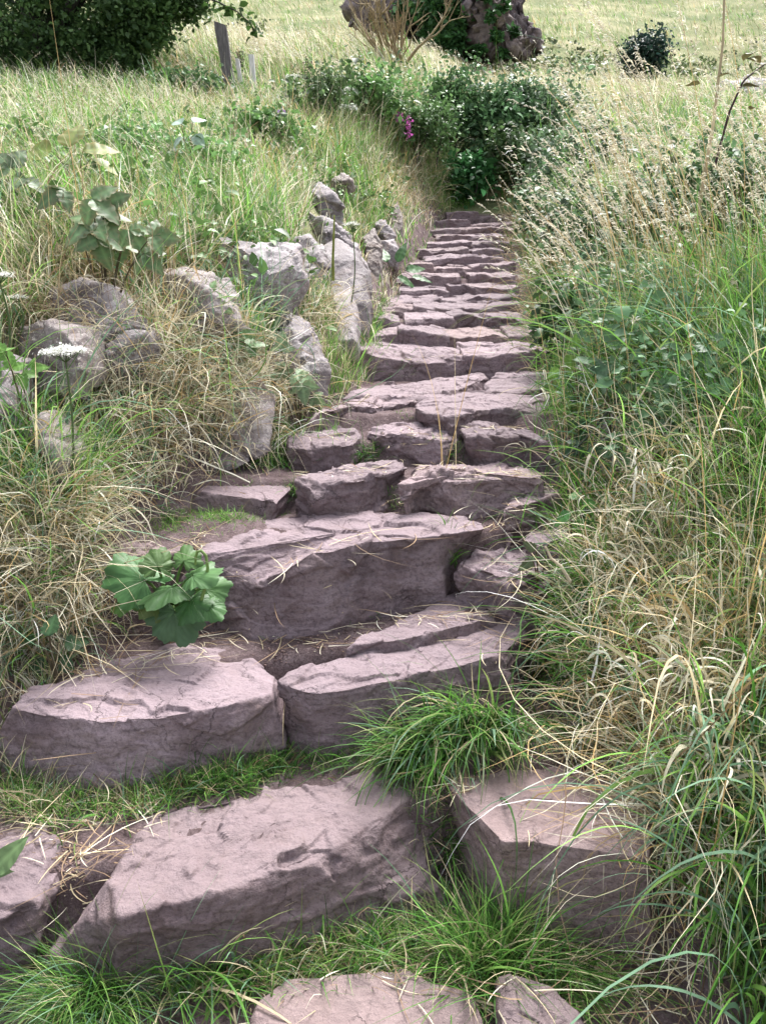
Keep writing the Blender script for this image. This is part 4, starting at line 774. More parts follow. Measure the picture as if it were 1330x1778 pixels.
# long green blades standing in the left mound, thin gold stalks
ac = Acc()
LG = dict(green=.8, light=.9, blue=.8, straw=.25)
for a, kw in [((70, 870, 80, 50, 1100, .30, LG), dict(lean=.35, bend=1.3, azs=2, w=.006, curl=.5, kink=.05)), ((390, 590, 45, 40, 240, .28, dict(blue=1, light=.4)), dict(lean=.3, bend=1.6, azs=1.2, w=.006, curl=.5, kink=.05)), ((480, 540, 50, 14, 240, .17, LG), dict(lean=.4, bend=.8, azs=2, w=.004, curl=.4, kink=.04)), ((590, 650, 14, 14, 380, .19, dict(light=1, green=.6, straw=.6)), dict(lean=.3, bend=.7, azs=2, w=.003, curl=.3, kink=.04)), ((470, 800, 25, 10, 200, .12, LG), dict(lean=.4, bend=1, azs=2, w=.004)), ((345, 660, 110, 60, 130, .3, dict(blue=1, light=.6)), dict(lean=.3, bend=1.6, azs=2, w=.006, curl=.6, kink=.06)), ((520, 760, 40, 14, 300, .1, dict(green=1, light=.6)), dict(lean=.4, bend=1, azs=2, w=.003)), ((640, 590, 14, 25, 300, .12, dict(green=1, light=.6)), dict(lean=.4, bend=1, azs=2, w=.004)), ((50, 1090, 50, 25, 200, .22, LG), dict(lean=.5, bend=1.2, azs=2, w=.006, curl=.5)),
              ((310, 560, 90, 40, 70, .42, dict(gold=1, brown=.4)), dict(lean=.06, bend=.15, azs=2, w=.003, curl=.2, kink=.02)), ((80, 1020, 70, 60, 60, .4, dict(gold=1, pale=.5)), dict(lean=.2, bend=.3, azs=2, w=.003, curl=.2, kink=.02)), ((200, 500, 60, 30, 50, .4, dict(gold=1, straw=.4)), dict(lean=.08, bend=.3, azs=2, w=.003, curl=.2, kink=.02))]: mop(*a, lift=0, **kw)
o = ac.build('long_grass', M_GRASS); tag(o, 'long fresh blue-green and light grass blades among the straw on the left', 'grass', kind='stuff')

# right bank
rng = np.random.default_rng(33); ac = Acc(); n = 110000
y = .95 * (14.0 / .95) ** (rng.random(n) ** .8); xl, xr = edges(y); xmax = .60 * y + .9; fx = rng.random(n) ** 1.15; x = xr + .04 + (xmax - xr) * fx
z = terrain(x, y, False); px, py = proj(np.stack([x, y, z], 1)); d = x - xr; nz = fbm2(x, y, 1.3, 3, 42); nz2 = fbm2(x, y, .6, 2, 44)
straw = np.clip(.3 + 1.2 * nz, 0, 1.2) + 1.3 * G(px, py, 1230, 1230, 110, 160) + .22 * smooth(700, 350, py) + .4 * G(px, py, 1180, 850, 90, 60)
lush = np.clip(.85 - 1.0 * nz, .25, 1.6) + .9 * G(px, py, 1000, 1100, 80, 120) + .7 * G(px, py, 1150, 640, 130, 90)
L = .10 + .34 * smooth(.05, .7, d) * np.exp(.5 * nz2); L = L * np.interp(y, [1, 2.5, 5, 14], [1.0, .95, 1.1, 1.1])
keep = clear_of_rocks(rng, x, y, L, z) & (rng.random(n) < np.clip(.25 + .9 * smooth(0, .3, d), 0, 1))
pr = dict(green=.85 * lush, light=1.15 * lush, blue=.65 * lush, dark=.12 * lush, olive=.10, straw=.5 * straw, pale=.45 * straw, gold=.25 * straw, brown=.12 * straw, bleach=.15 * straw)
pr = {k: (v[keep] if hasattr(v, '__len__') else v) for k, v in pr.items()}
grass(ac, rng, x[keep], y[keep], pr, L[keep], .25, 1.15, .0042 + .0006 * y[keep], az=WEST + .5, azs=1.7, n=6, z=z[keep], kink=.10, curl=.5)
o = ac.build('verge_grass', M_GRASS); tag(o, 'thick green and straw grass along the right side of the stairs', 'grass', kind='stuff')
ac = Acc(); n = 1000; y = 3.4 * (13 / 3.0) ** (rng.random(n)); xl, xr = edges(y); x = xr + .15 + (.60 * y + .3 - xr) * rng.random(n); px, py = proj(np.stack([x, y, terrain(x, y, False)], 1))
seedheads(ac, rng, x, y, .85, WEST - .1, .7, .12, .75, stem=('straw', 'gold', 'pale'), width=.004, nsp=26, head=.28, sp=.024)
n = 170; y = rng.uniform(3.4, 5.5, n); x = .30 * y + .25 + (.26 * y) * rng.random(n) - .3
seedheads(ac, rng, x, y, 1.25, WEST - .1, .5, .10, .65, stem=('straw', 'gold'), width=.004, nsp=44, head=.26, sp=.024)
o = ac.build('seeding_grass', M_DRY); tag(o, 'tall bleached oat-like seeding grass leaning left on the right bank', 'grass', kind='stuff')
ac = Acc()
for a, kw in [((1210, 1170, 80, 120, 3800, .30, dict(STRAW, gold=1.4, straw=1.3, blue=.1, pale=.6)), dict(az=WEST + .6)), ((1120, 1020, 70, 60, 1100, .3, dict(STRAW, green=.5)), dict(az=WEST + .6)), ((1250, 900, 60, 70, 1700, .28, dict(STRAW, gold=.9)), dict(az=WEST + .6)), ((1200, 1420, 70, 60, 900, .3, dict(STRAW, brown=.6)), dict(az=WEST + .8)), ((1170, 800, 70, 50, 600, .28, STRAW), dict(az=WEST + .6)), ((930, 520, 20, 50, 700, .24, dict(straw=1, gold=.5, green=.7, brown=.3)), dict(az=WEST + .4)), ((900, 400, 16, 40, 600, .26, dict(straw=1, gold=.5, green=.6)), dict(az=WEST + .4)), ((960, 600, 20, 40, 400, .2, dict(straw=.7, green=1)), dict(az=WEST + .4))]: mop(*a, **kw)
for a in [(1200, 1150, 90, 130, 900, .17), (1120, 980, 60, 60, 320, .15), (1240, 850, 60, 70, 260, .15), (1190, 1420, 60, 80, 260, .16), (1120, 760, 70, 60, 160, .13)]: mop(*a, CURL, lean=.5, bend=3.6, azs=3, w=.0065, n=12, curl=1.6, kink=.12, lift=.34)
o = ac.build('curled_straw', M_DRY); tag(o, 'curled dead straw tangled through the right-hand grass', 'straw', kind='stuff')
ac = Acc()
GB = dict(green=1.2, dark=.6, light=.5, blue=.5, straw=.15)
for a, kw in [((1060, 1090, 35, 80, 1300, .22, GB), dict(lean=.45, bend=1.4, az=WEST + .9, azs=.8, w=.006, curl=.4, kink=.04)), ((1030, 1000, 22, 50, 420, .16, GB), dict(lean=.5, bend=1.2, az=WEST + .9, azs=.8, w=.005, curl=.4, kink=.04)), ((1120, 700, 60, 70, 700, .36, dict(light=1.3, blue=.8, green=.8)), dict(lean=.35, bend=1.6, az=WEST + .3, azs=1.2, w=.0075, curl=.4, kink=.04)), ((1200, 560, 90, 60, 500, .4, dict(light=1.3, blue=.8, green=.6)), dict(lean=.3, bend=1.4, azs=2, w=.007, curl=.4, kink=.04)), ((1000, 560, 40, 60, 400, .26, dict(light=1.2, blue=.5, green=.8)), dict(lean=.3, bend=1.2, azs=2, w=.006, curl=.4, kink=.04)), ((1230, 700, 70, 70, 700, .45, dict(light=1, blue=1, green=.5)), dict(lean=.3, bend=1.7, az=WEST + .3, azs=.9, w=.008, curl=.4, kink=.03)), ((1300, 1500, 40, 130, 300, .46, dict(blue=1.2, light=.5, green=.6, straw=.2)), dict(lean=.35, bend=2.0, az=WEST + .8, azs=.7, w=.009, curl=.3, kink=.03, n=12)), ((1265, 1330, 40, 60, 130, .5, dict(blue=1, light=.8)), dict(lean=.4, bend=2.2, az=WEST + .9, azs=.5, w=.009, curl=.3, kink=.03, n=12)), ((1250, 1250, 80, 200, 70, .7, dict(gold=1, pale=.5)), dict(lean=.12, bend=.3, azs=3, w=.0035, curl=.2, kink=.02)), ((1150, 700, 120, 120, 90, .6, dict(gold=1, straw=.8)), dict(lean=.12, bend=.3, azs=3, w=.0035, curl=.2, kink=.02)), ((980, 730, 22, 40, 500, .13, dict(green=1, light=.6)), dict(lean=.4, bend=1, azs=2, w=.004)), ((1000, 870, 25, 30, 300, .16, dict(green=1, light=.6)), dict(lean=.4, bend=1, azs=2, w=.004))]: mop(*a, lift=0, **kw)
o = ac.build('long_grass', M_GRASS); tag(o, 'long arching grass blades spilling over the right edge of the stairs', 'grass', kind='stuff')
# short turf between the stones
ac = Acc(); TF = dict(green=1.1, light=.3, dark=.8, blue=.2, straw=.2, brown=.15)
def strip(pts, k, L, pr=TF, sp=8, w=.0032, lean=.5, bend=.9):
    pts = np.array(pts, float); s = np.concatenate([[0], np.cumsum(np.linalg.norm(np.diff(pts, axis=0), axis=1))]); u = rng.random(k // 4) * s[-1]; m = len(u)
    Q = hits(np.interp(u, s, pts[:, 0]) + rng.normal(0, sp * 1.5, m), np.interp(u, s, pts[:, 1]) + rng.normal(0, sp, m)); Q = np.repeat(Q, 4, 0) + rng.normal(0, .008, (m * 4, 3)) * np.array([1, 1, 0])
    grass(ac, rng, Q[:, 0], Q[:, 1], pr, L, lean, bend, w, n=5, curl=.5, kink=.06, roll=.7)
STF = dict(green=1.2, light=.6, dark=.5, blue=.3, straw=.6, pale=.3, brown=.4)
for a in [([(10, 1402), (170, 1398), (300, 1380)], 1400, .085, STF, 14), ([(300, 1376), (400, 1356), (500, 1325)], 1200, .10, TF, 12), ([(0, 1350), (60, 1400), (120, 1440)], 500, .11, STF, 16), ([(500, 1328), (580, 1328), (680, 1300)], 700, .075, TF, 10), ([(250, 1690), (420, 1675), (560, 1662), (740, 1625)], 1900, .12, STF, 20), ([(440, 1720), (620, 1690), (800, 1660)], 1300, .10, STF, 18), ([(765, 1400), (770, 1460), (790, 1520)], 420, .07, dict(green=1, dark=.8, straw=.2), 12), ([(735, 1340), (760, 1380)], 200, .09, STF, 8), ([(570, 1085), (640, 1058)], 120, .07, TF, 6), ([(440, 1108), (530, 1095)], 90, .045, STF, 5), ([(270, 912), (330, 896), (400, 888), (470, 876)], 4200, .04, dict(green=1, light=1), 13, .0025), ([(330, 880), (420, 872)], 900, .03, dict(green=1, light=.8), 8, .002), ([(500, 800), (570, 798), (640, 790)], 700, .05, TF, 5), ([(480, 780), (500, 800)], 300, .07, TF, 8), ([(840, 1040), (880, 1058)], 160, .05, TF, 5), ([(690, 715), (715, 735)], 120, .035, TF, 3), ([(630, 640), (700, 650), (715, 640)], 700, .09, dict(green=1, dark=.6, light=.4), 6), ([(600, 690), (560, 700), (530, 725)], 400, .06, TF, 6), ([(640, 660), (690, 664)], 120, .03, TF, 3), ([(880, 560), (905, 580)], 80, .08, TF, 5), ([(640, 600), (650, 560), (670, 520)], 500, .10, TF, 6), ([(800, 470), (790, 490)], 70, .05, TF, 3), ([(690, 460), (740, 445)], 160, .07, TF, 4), ([(760, 405), (800, 400)], 120, .07, TF, 3), ([(800, 375), (815, 372)], 80, .08, TF, 3), ([(850, 372), (870, 380)], 60, .07, TF, 3), ([(770, 395), (745, 420)], 200, .10, TF, 4), ([(920, 640), (950, 640)], 120, .06, STF, 5), ([(860, 900), (880, 890)], 40, .05, TF, 4), ([(950, 1090), (930, 1180)], 400, .10, TF, 14), ([(1000, 1290), (1060, 1320)], 250, .09, STF, 14), ([(900, 1280), (960, 1300)], 200, .08, STF, 12), ([(850, 1730), (1000, 1690)], 260, .1, STF, 16)]: strip(*a)
o = ac.build('turf', M_GRASS); tag(o, 'short turf growing along the joints between the stone steps', 'grass', kind='stuff')
# tufts that stand alone
def tuft(px, py, k, L, label, pr=None, xy=None, r=.03, lean=.5, bend=1.1, w=.0045, az=None, azs=1.0, n=8, curl=.35):
    global ac
    ac = Acc(); q = hit(px, py) if xy is None else np.array([xy[0], xy[1], ground(*xy)]); X = q[0] + rng.normal(0, r, k); Yq = q[1] + rng.normal(0, r * .7, k)
    grass(ac, rng, X, Yq, pr or dict(green=1.1, light=.5, dark=.5, straw=.12), L, lean, bend, w, az=az, azs=azs, n=n, curl=curl, kink=.03)
    o = ac.build('grass_tuft', M_GRASS, loc=(q[0], q[1], q[2])); tag(o, label, 'grass tuft', 'grass tufts on the stairs')
S = -math.pi / 2
tuft(800, 1222, 700, .235, 'big glossy tuft drooping over the front of the layered slab', pr=dict(green=1, dark=.8, light=.25, blue=.3, straw=.15), xy=(.27, 2.13), r=.075, lean=.55, bend=1.75, w=.0062, az=S - .35, azs=.6)
tuft(720, 1272, 320, .22, 'smaller drooping tuft in front of the layered slab, left of the big glossy one', pr=dict(green=1, dark=.8, blue=.3, straw=.25), xy=(.10, 2.07), r=.05, lean=.7, bend=1.5, w=.005, az=S - .6, azs=.7)
tuft(890, 1655, 760, .24, 'spiky bright tuft in front of the squared block with the dark front', pr=dict(green=1, dark=.7, light=.3, straw=.25), xy=(.27, 1.56), r=.06, lean=.6, bend=.9, w=.0038)
tuft(965, 1690, 320, .2, 'thin trailing tuft below the spiky bright one beside the straw litter', r=.05, lean=.8, bend=1.0, w=.0028, az=S + .3, azs=.7)
tuft(140, 1690, 1100, .22, 'dense fine tuft spreading like a mop in the bottom left corner', xy=(-.68, 1.47), pr=dict(green=1, dark=.5, light=.3, blue=.4, straw=.1), r=.05, lean=.6, bend=1.3, w=.0026, az=S - .3, azs=1.0)
tuft(330, 1702, 230, .21, 'broad-bladed tuft in front of the long pale slab, right of the fine mop', pr=dict(green=1, blue=.7, straw=.3, light=.3), r=.06, lean=.7, bend=1.2, w=.0058)
tuft(440, 1682, 200, .18, 'broad-bladed tuft with straw leaves under the middle of the long pale slab', pr=dict(green=1, blue=.5, straw=.5), r=.06, lean=.7, bend=1.3, w=.005)
tuft(610, 1655, 240, .13, 'low tuft under the right part of the long pale slab', r=.07, w=.004)
tuft(400, 1362, 130, .12, 'low flat tuft below the wide smooth slab', r=.04, lean=.9, w=.0048)
tuft(778, 975, 150, .11, 'small tuft against the right end of the biggest boulder', r=.02, lean=.4, w=.0035)
tuft(612, 1072, 60, .09, 'sparse tuft at the foot of the biggest boulder', r=.025, lean=.7, w=.0035)
tuft(512, 868, 150, .065, 'tiny dark tuft left of the block with the sunlit top', pr=dict(dark=1, green=1), r=.018, lean=.4, w=.003)
tuft(682, 880, 130, .05, 'tiny tuft in the gap beside the long faceted block', r=.025, lean=.6, w=.003)
tuft(640, 796, 150, .085, 'dark tuft between the leftmost and the middle of three stones', pr=dict(dark=1, green=1), r=.025, lean=.6, w=.004)
tuft(776, 798, 200, .085, 'dark tuft between the middle stone and the pale angular one', pr=dict(dark=1, green=1), r=.035, lean=.6, w=.004)
# ------------------------------------------------------------------ leafy plants
def bush(name, px, Y, h, wd, k, label, cat='bush', size=.07, col=(.045, .10, .028), nst=7, dens=34, var=.35, group=None, depth=1.0, clump=.10, base=None):
    rng = np.random.default_rng(int(px * 7 + Y * 13))
    if base: Y = hit(px, base)[1]
    X0 = ray(px, 300)[0] / ray(px, 300)[1] * Y
    b_ = np.array([X0, Y, ground(X0, Y) - .03]); root = empty(name, b_); tag(root, label, cat, group)
    st_ = Acc(); P = []
    for i in range(nst):
        e = b_ + np.array([rng.normal(0, wd * .55), rng.normal(0, wd * .5 * depth), h * rng.uniform(.6, 1.0)]); m_ = (b_ + e) / 2 + np.array([rng.normal(0, .08), rng.normal(0, .08), h * .15])
        pts = [b_ + np.array([rng.normal(0, .1), rng.normal(0, .1), 0]), m_, e]; u = np.linspace(0, 1, 8)[:, None]
        c_ = pts[0] * (1 - u) ** 2 + 2 * pts[1] * u * (1 - u) + pts[2] * u ** 2; st_.add(*tube(c_, np.linspace(.012, .004, 8), 5))
    st_.build('stems', M_BARK, root)
    nc = k // dens; d = rng.normal(0, 1, (nc, 3)); d /= np.linalg.norm(d, axis=1)[:, None]; d *= (rng.random((nc, 1)) ** .45)
    cc = b_ + np.array([0, 0, h * .52]) + d * np.array([wd, wd * depth, h * .5]); cc += .12 * h * np.stack([fbm(cc, 2.5, 2, s) for s in (1, 2, 3)], 1)
    sh = []                                                        # shoots standing out of the mass
    for i in range(int(10 + 26 * wd)):
        q0 = b_ + np.array([rng.normal(0, wd * .6), rng.normal(0, wd * .6 * depth), h * rng.uniform(.35, .75)]); dv = np.array([rng.normal(0, .35), rng.normal(0, .35), 1.0]); sh.append(q0 + dv * (np.linspace(0, h * rng.uniform(.2, .5), 4)[:, None]))
    cc = np.vstack([cc] + sh); nc = len(cc); dens = max(10, int(k * 1.15 / nc))
    P = (np.repeat(cc, dens, 0) + rng.normal(0, clump, (nc * dens, 3)) * np.array([1, 1, .6]))
    cl = np.array(col) * np.exp(np.repeat(rng.normal(0, var, nc), dens) + rng.normal(0, .2, len(P)))[:, None]
    ac = Acc(); leafcloud(ac, rng, P, size, cl, .6); ac.build('foliage', M_LEAF, root); return root
for i, (px, Y, h, wd, k, col, lab, sz, by) in enumerate([
    (860, 12.9, 1.3, .55, 5600, (.095, .18, .08), 'tallest dark green bush closing the top of the stairs', .065, None),
    (925, 13.0, 1.1, .50, 3800, (.12, .19, .10), 'grey-green bush right of the tallest bush above the stairs', .055, None),
    (785, 13.1, 1.1, .45, 3600, (.11, .20, .08), 'green bush left of the tallest bush above the stairs', .055, None),
    (805, 12.0, .55, .26, 1500, (.06, .18, .06), 'low bright leafy plant right behind the topmost step', .085, None),
    (905, 12.1, .75, .34, 1700, (.07, .12, .045), 'dark scrub beside the bright topmost block of the stairs', .055, None),
    (725, 12.9, .8, .40, 2000, (.10, .18, .065), 'leafy weeds around the pink flower spikes', .055, 285),
    (640, 12.3, .75, .42, 2200, (.11, .21, .07), 'bright green weeds under the white flower heads on the bank', .055, 235),
    (555, 11.8, .55, .35, 1300, (.10, .16, .065), 'small dark weeds left of the white flower heads on the bank', .05, 215),
    (470, 9.2, .30, .28, 1300, (.13, .24, .08), 'fresh green weeds by the purple thistle', .045, 255),
    (260, 8.2, .26, .35, 1500, (.12, .22, .08), 'soft green weeds in the middle of the left bank', .04, 300),
    (325, 10.8, .3, .35, 1000, (.11, .2, .08), 'pale green weeds left of the fence post', .05, 175)]):
    bush('leafy_weed' if h < .8 else 'green_bush', px, Y, h, wd, k, lab, 'bush' if h > .8 else 'weed', sz, col, depth=.8, base=by)
for i, (px, Y, h, wd, k, col, lab, sz) in enumerate([
    (1275, 4.9, .85, .26, 1700, (.09, .17, .075), 'bramble bush below the dark twig at the right edge', .05),
    (1180, 5.4, .72, .26, 1500, (.10, .17, .085), 'grey-green weeds among bleached seed heads on the right', .05),
    (1080, 6.0, .68, .26, 1500, (.09, .15, .07), 'dark weeds under the bleached seed heads, nearer the stairs', .05),
    (990, 7.0, .62, .26, 1700, (.08, .14, .06), 'dark scrub along the right edge of the upper stairs', .045),
    (960, 9.0, .8, .3, 1800, (.07, .13, .06), 'shadowy scrub right of the topmost steps', .05),
    (1010, 9.8, 1.0, .5, 2600, (.10, .16, .085), 'broad grey-green scrub beyond the scrub at the topmost steps', .055),
    (1010, 4.6, .42, .14, 700, (.05, .10, .035), 'small dark bush beside the middle stairs on the right', .05)]):
    bush('bramble_bush', px, Y, h, wd, k, lab, 'bush', sz, col, depth=1.0, clump=.07)
cn = hit(1102, 145); bush('dark_evergreen', 1102, cn[1], 1.35 * cn[1] / 28, .55 * cn[1] / 28, 3600, 'small dark blue-green evergreen on the hillside, upper right', 'bush', .10 * cn[1] / 28, (.02, .045, .035), clump=.12)

def stemmed(name, px, py, h, label, cat, n=8, L=.08, W=.055, col=(.06, .125, .04), lean=(0, 0), tassel=False, Y=None, edge=None, seed=None):
    """upright weed: a stem with opposite toothed leaves"""
    rng = np.random.default_rng(seed or int(px * 3 + py)); b_ = hit(px, py) if Y is None else at(px, py, Y)
    b_[2] = ground(b_[0], b_[1]); root = empty(name, b_); tag(root, label, cat)
    u = np.linspace(0, 1, 10)[:, None]; c_ = b_ + np.array([lean[0], lean[1], 0]) * u ** 1.6 + np.array([0, 0, h]) * u + rng.normal(0, .004, (10, 3))
    a_ = Acc(); a_.add(*tube(c_, np.linspace(.005, .002, 10), 6), np.array([.07, .05, .045])); a_.build('stem', M_DRY, root)
    a_ = Acc(); az = rng.uniform(0, 3)
    for i in range(n):
        t_ = .3 + .7 * (i + .5) / n; q = b_ + np.array([lean[0], lean[1], 0]) * t_ ** 1.6 + np.array([0, 0, h * t_]); az += 1.57 + rng.normal(0, .2); s_ = (1.15 - .6 * t_) * rng.uniform(.8, 1.2)
        for sg in (0, math.pi):
            V, F, C = leaf(L * s_, W * s_, .25, 8, .2, .5, .02, .75, 11, int(i * 5 + sg), np.array(col) * rng.uniform(.75, 1.35), edge=edge); a_.add(place(V, q, az + sg + rng.normal(0, .2), rng.normal(.15, .25), rng.normal(0, .25)), F, C)
    a_.build('foliage', M_LEAF, root)
    if tassel:
        a_ = Acc(); k = 260; t_ = rng.uniform(.55, 1.0, k); q = b_ + np.array([lean[0], lean[1], 0]) * t_[:, None] ** 1.6 + np.array([0, 0, 1]) * (h * t_)[:, None] + rng.normal(0, .028, (k, 3)); leafcloud(a_, rng, q, .014, np.array([.08, .06, .05]) * np.exp(rng.normal(0, .4, k))[:, None], .1); to = a_.build('tassel', M_DRY, root); to['kind'] = 'stuff'
    return root
for a in [(1205, 520, .62, 'nettle with dark seed tassels, left of two at the right edge', -.08), (1296, 470, .72, 'tall nettle with dark hanging seed tassels at the right edge', -.05)]:
    stemmed('nettle_plant', a[0], a[1], a[2], a[3], 'nettle', 9, .10, .06, lean=(a[4], 0), tassel=True)
stemmed('nettle_plant', 1140, 470, .55, 'slim nettle among straw stalks, nearest to the upper stairs', 'nettle', 8, .08, .045, lean=(-.15, 0))
stemmed('nettle_plant', 1250, 650, .55, 'leafy nettle in the green grass halfway up the right bank', 'nettle', 8, .09, .05, lean=(.05, 0))
stemmed('nettle_plant', 1225, 330, .62, 'light green nettle below the dark twig', 'nettle', 8, .11, .06, (.10, .21, .06), lean=(-.05, 0), Y=4.2)
stemmed('dark_dock_plant', 420, 165, .5, 'dark seeding dock spike beside the stakes in the grass', 'weed', 12, .07, .04, (.035, .055, .025), tassel=True, Y=11.5)
stemmed('dark_dock_plant', 537, 195, .62, 'dark narrow seeding spike left of the white flower heads', 'weed', 14, .07, .03, (.04, .07, .03), tassel=True, Y=10.5)

def face(V, f):                            # leaves on a slope turn their upper side outwards
    c, s = math.cos(f), math.sin(f); return V @ np.array([[1, 0, 0], [0, c, -s], [0, s, c]]).T
def spray(name, px, py, Y, leaves, label, L=.14, col=(.09, .16, .06), edge=None, seed=1, trif=True, serr=.3, cat='bramble', wr=.66, up=.06):
    """rambling plant: each leaf is given by its own pixel offset in the plant, and stands on a stalk"""
    rng = np.random.default_rng(seed); b_ = at(px, py, Y); b_[2] = ground(b_[0], b_[1]); root = empty(name, b_); tag(root, label, cat); st_ = Acc()
    for i, (lx, ly, az, s_) in enumerate(leaves):
        q = at(lx, ly, Y + rng.normal(0, .06)); gz = ground(q[0], q[1]); q[2] = max(q[2], gz + .03)
        u = np.linspace(0, 1, 7)[:, None]; st_.add(*tube(b_ * (1 - u) + q * u + np.array([0, 0, up]) * np.sin(math.pi * u), np.linspace(.004, .002, 7), 5), np.array([.10, .08, .05]))
        a_ = Acc(); c_ = np.array(col) * rng.uniform(.8, 1.25)
        for j, da in enumerate((0, 1.25, -1.25) if trif else (0,)):
            k = s_ * (1 if j == 0 else .8); V, F, C = leaf(L * k, L * k * wr, serr, 11, .18, .35, .03, .72, 17, seed * 31 + i * 3 + j, c_, 1.5, edge); a_.add(face(place(V, (0, 0, 0), az + da, rng.normal(-.1, .18), rng.normal(0, .25)), rng.normal(.85, .2)) + q, F, C)
        a_.build('leaf', M_LEAF, root)
    st_.build('stem', M_DRY, root); return root
W_, E_, S_, N_ = math.pi, 0.0, -math.pi / 2, math.pi / 2
BY = hit(150, 400)[1]
kpx = BY / 1.06 / 1400
spray('bramble_plant', 170, 370, BY - .75, [(110, 330, -2.4, 1.0), (160, 345, -.6, 1.1), (180, 355, .5, .9), (175, 375, -1.0, 1.2), (165, 385, -2.3, 1.2), (170, 415, -1.2, 1), (225, 400, -.8, .9), (265, 410, .2, .9), (215, 425, -1.8, .8), (250, 440, -.8, .9)], 'bramble with big toothed leaves, lowest over the dry earth on the left', 48 * kpx, (.10, .175, .075), (.30, .20, .12), 3)
spray('bramble_plant', 60, 320, BY - .25, [(20, 290, 2.4, 1.1), (45, 310, -1.8, 1.0), (70, 330, -.7, 1.0), (20, 330, -2.5, .9), (75, 355, -1.2, .8)], 'dull green bramble at the left edge above the dry earth', 50 * kpx, (.09, .14, .07), (.2, .17, .1), 5)
spray('yellowing_plant', 130, 270, BY + .5, [(90, 262, 2.9, 1), (120, 255, 1.5, 1.1), (145, 262, .3, 1), (160, 275, -.4, .9), (105, 280, -2.2, .8)], 'yellow-green broad-leaved plant with browned leaf tips on the left bank', 55 * kpx * 1.25, (.19, .24, .06), (.35, .22, .08), 7, False, .05, 'weed', .7)
spray('glaucous_plant', 325, 235, BY + 1.8, [(315, 215, 2.4, 1), (335, 212, .7, 1), (318, 238, -2.4, 1), (337, 236, -.8, 1)], 'pale blue-green plant with four rounded leaves in the grass', 26 * kpx * 1.5, (.32, .42, .34), None, 9, False, .0, 'weed', .9)
Yb = hit(375, 540)[1] - .30
spray('bramble_plant', 370, 560, Yb, [(360, 512, 1.3, 1), (375, 530, -.3, .9), (372, 560, -1.3, 1.2), (405, 575, -.4, 1), (420, 585, -.6, 1.0), (432, 600, .2, .9)], 'bramble trailing over the warm brown rock under the largest grey rock', .095, (.10, .19, .07), (.28, .22, .12), 11)
Yb = hit(500, 650)[1] - .30
spray('bramble_plant', 520, 660, Yb, [(487, 605, 1.4, .9), (500, 640, -2.6, 1), (515, 650, -.4, 1.1), (525, 668, -1.4, 1), (460, 655, -2.3, .9), (545, 690, -.6, .7)], 'bramble with pale leaves reaching down to the flat landing, left side', .10, (.13, .2, .10), (.25, .22, .14), 12)
spray('bramble_plant', 40, 640, 2.75, [(20, 640, 1.8, 1), (38, 650, -1.2, .9), (55, 640, .3, .8), (10, 610, 2.6, .9)], 'light green bramble tip at the left edge below a grey rock', .075, (.12, .24, .05), None, 13)
Yr = 3.15
spray('bramble_plant', 1070, 720, Yr, [(1020, 740, -2.2, 1.1), (1040, 775, -1.6, 1.0), (1005, 775, -2.6, 1), (1035, 650, .6, 1.1), (1045, 640, 1.9, .8)], 'dark glossy bramble leaves beside the flat landing on the right', .075, (.035, .075, .035), None, 14)
spray('bramble_plant', 1010, 640, 3.6, [(990, 615, -1.6, 1.0), (1000, 600, 1.6, .7), (970, 640, -2.5, .8), (1010, 650, -.6, .7)], 'bright lime bramble leaf standing out beside the middle stairs on the right', .085, (.17, .30, .06), None, 15, False)
spray('bramble_plant', 1045, 450, 5.2, [(1030, 425, -2.4, 1), (1045, 415, 1.2, .9), (1060, 430, -.4, 1), (1030, 455, -2, 1), (1055, 460, -.9, 1)], 'dark round-leaved bramble in the grass right of the upper stairs', .13, (.05, .09, .05), None, 16, False, .1)
spray('herb_plant', 1000, 900, 2.75, [(1000, 868, 1.5, 1.1), (1012, 875, .2, 1), (990, 890, -2.6, 1), (1003, 900, -1.2, .9)], 'fresh serrated green leaves over the grass edge right of the biggest boulder', .075, (.08, .21, .06), None, 17, False, .35, 'weed', .6)
spray('bramble_plant', 940, 975, 2.62, [(930, 955, 2.6, .9), (950, 950, .4, .9), (925, 975, -2.6, 1)], 'brown-green ragged leaf lying on the broken stone', .06, (.06, .08, .04), (.12, .09, .05), 18, False)
Yd = hit(680, 490)[1] - .05
spray('dock_plant', 680, 500, Yd, [(655, 470, 2.3, 1), (670, 455, 1.7, 1.2), (690, 455, 1.2, 1.1), (705, 470, .5, 1.2), (715, 480, -.1, 1), (690, 500, -.9, 1.2), (665, 500, -2.2, 1), (690, 480, -.4, 1.1)], 'dock with broad smooth leaves against the left side of the upper stairs', .19, (.06, .14, .045), None, 19, False, .0, 'dock', .42)
spray('dock_plant', 5, 1675, 1.62, [(10, 1655, .8, 1), (5, 1690, -.3, 1.1), (-20, 1670, 2.6, 1)], 'pale dock leaf poking in at the left edge above the mop-like tuft', .11, (.15, .24, .10), None, 20, False, .05, 'dock', .5)
spray('dock_plant', 90, 1120, 2.22, [(60, 1115, 2.6, 1), (85, 1105, 1.6, 1), (110, 1120, .2, 1), (75, 1140, -2, 1), (105, 1140, -.9, .9)], 'dark ragged leaves hidden under the straw mound at the lower left', .08, (.04, .085, .035), None, 21, False, .3, 'dock', .7)
spray('dock_plant', 1110, 560, 4.3, [(1090, 540, 2.3, 1), (1115, 530, 1.2, 1), (1135, 550, .2, 1), (1110, 570, -1.3, 1)], 'broad light leaves among the straw stalks on the right bank', .13, (.10, .20, .07), None, 22, False, .1, 'dock', .5)

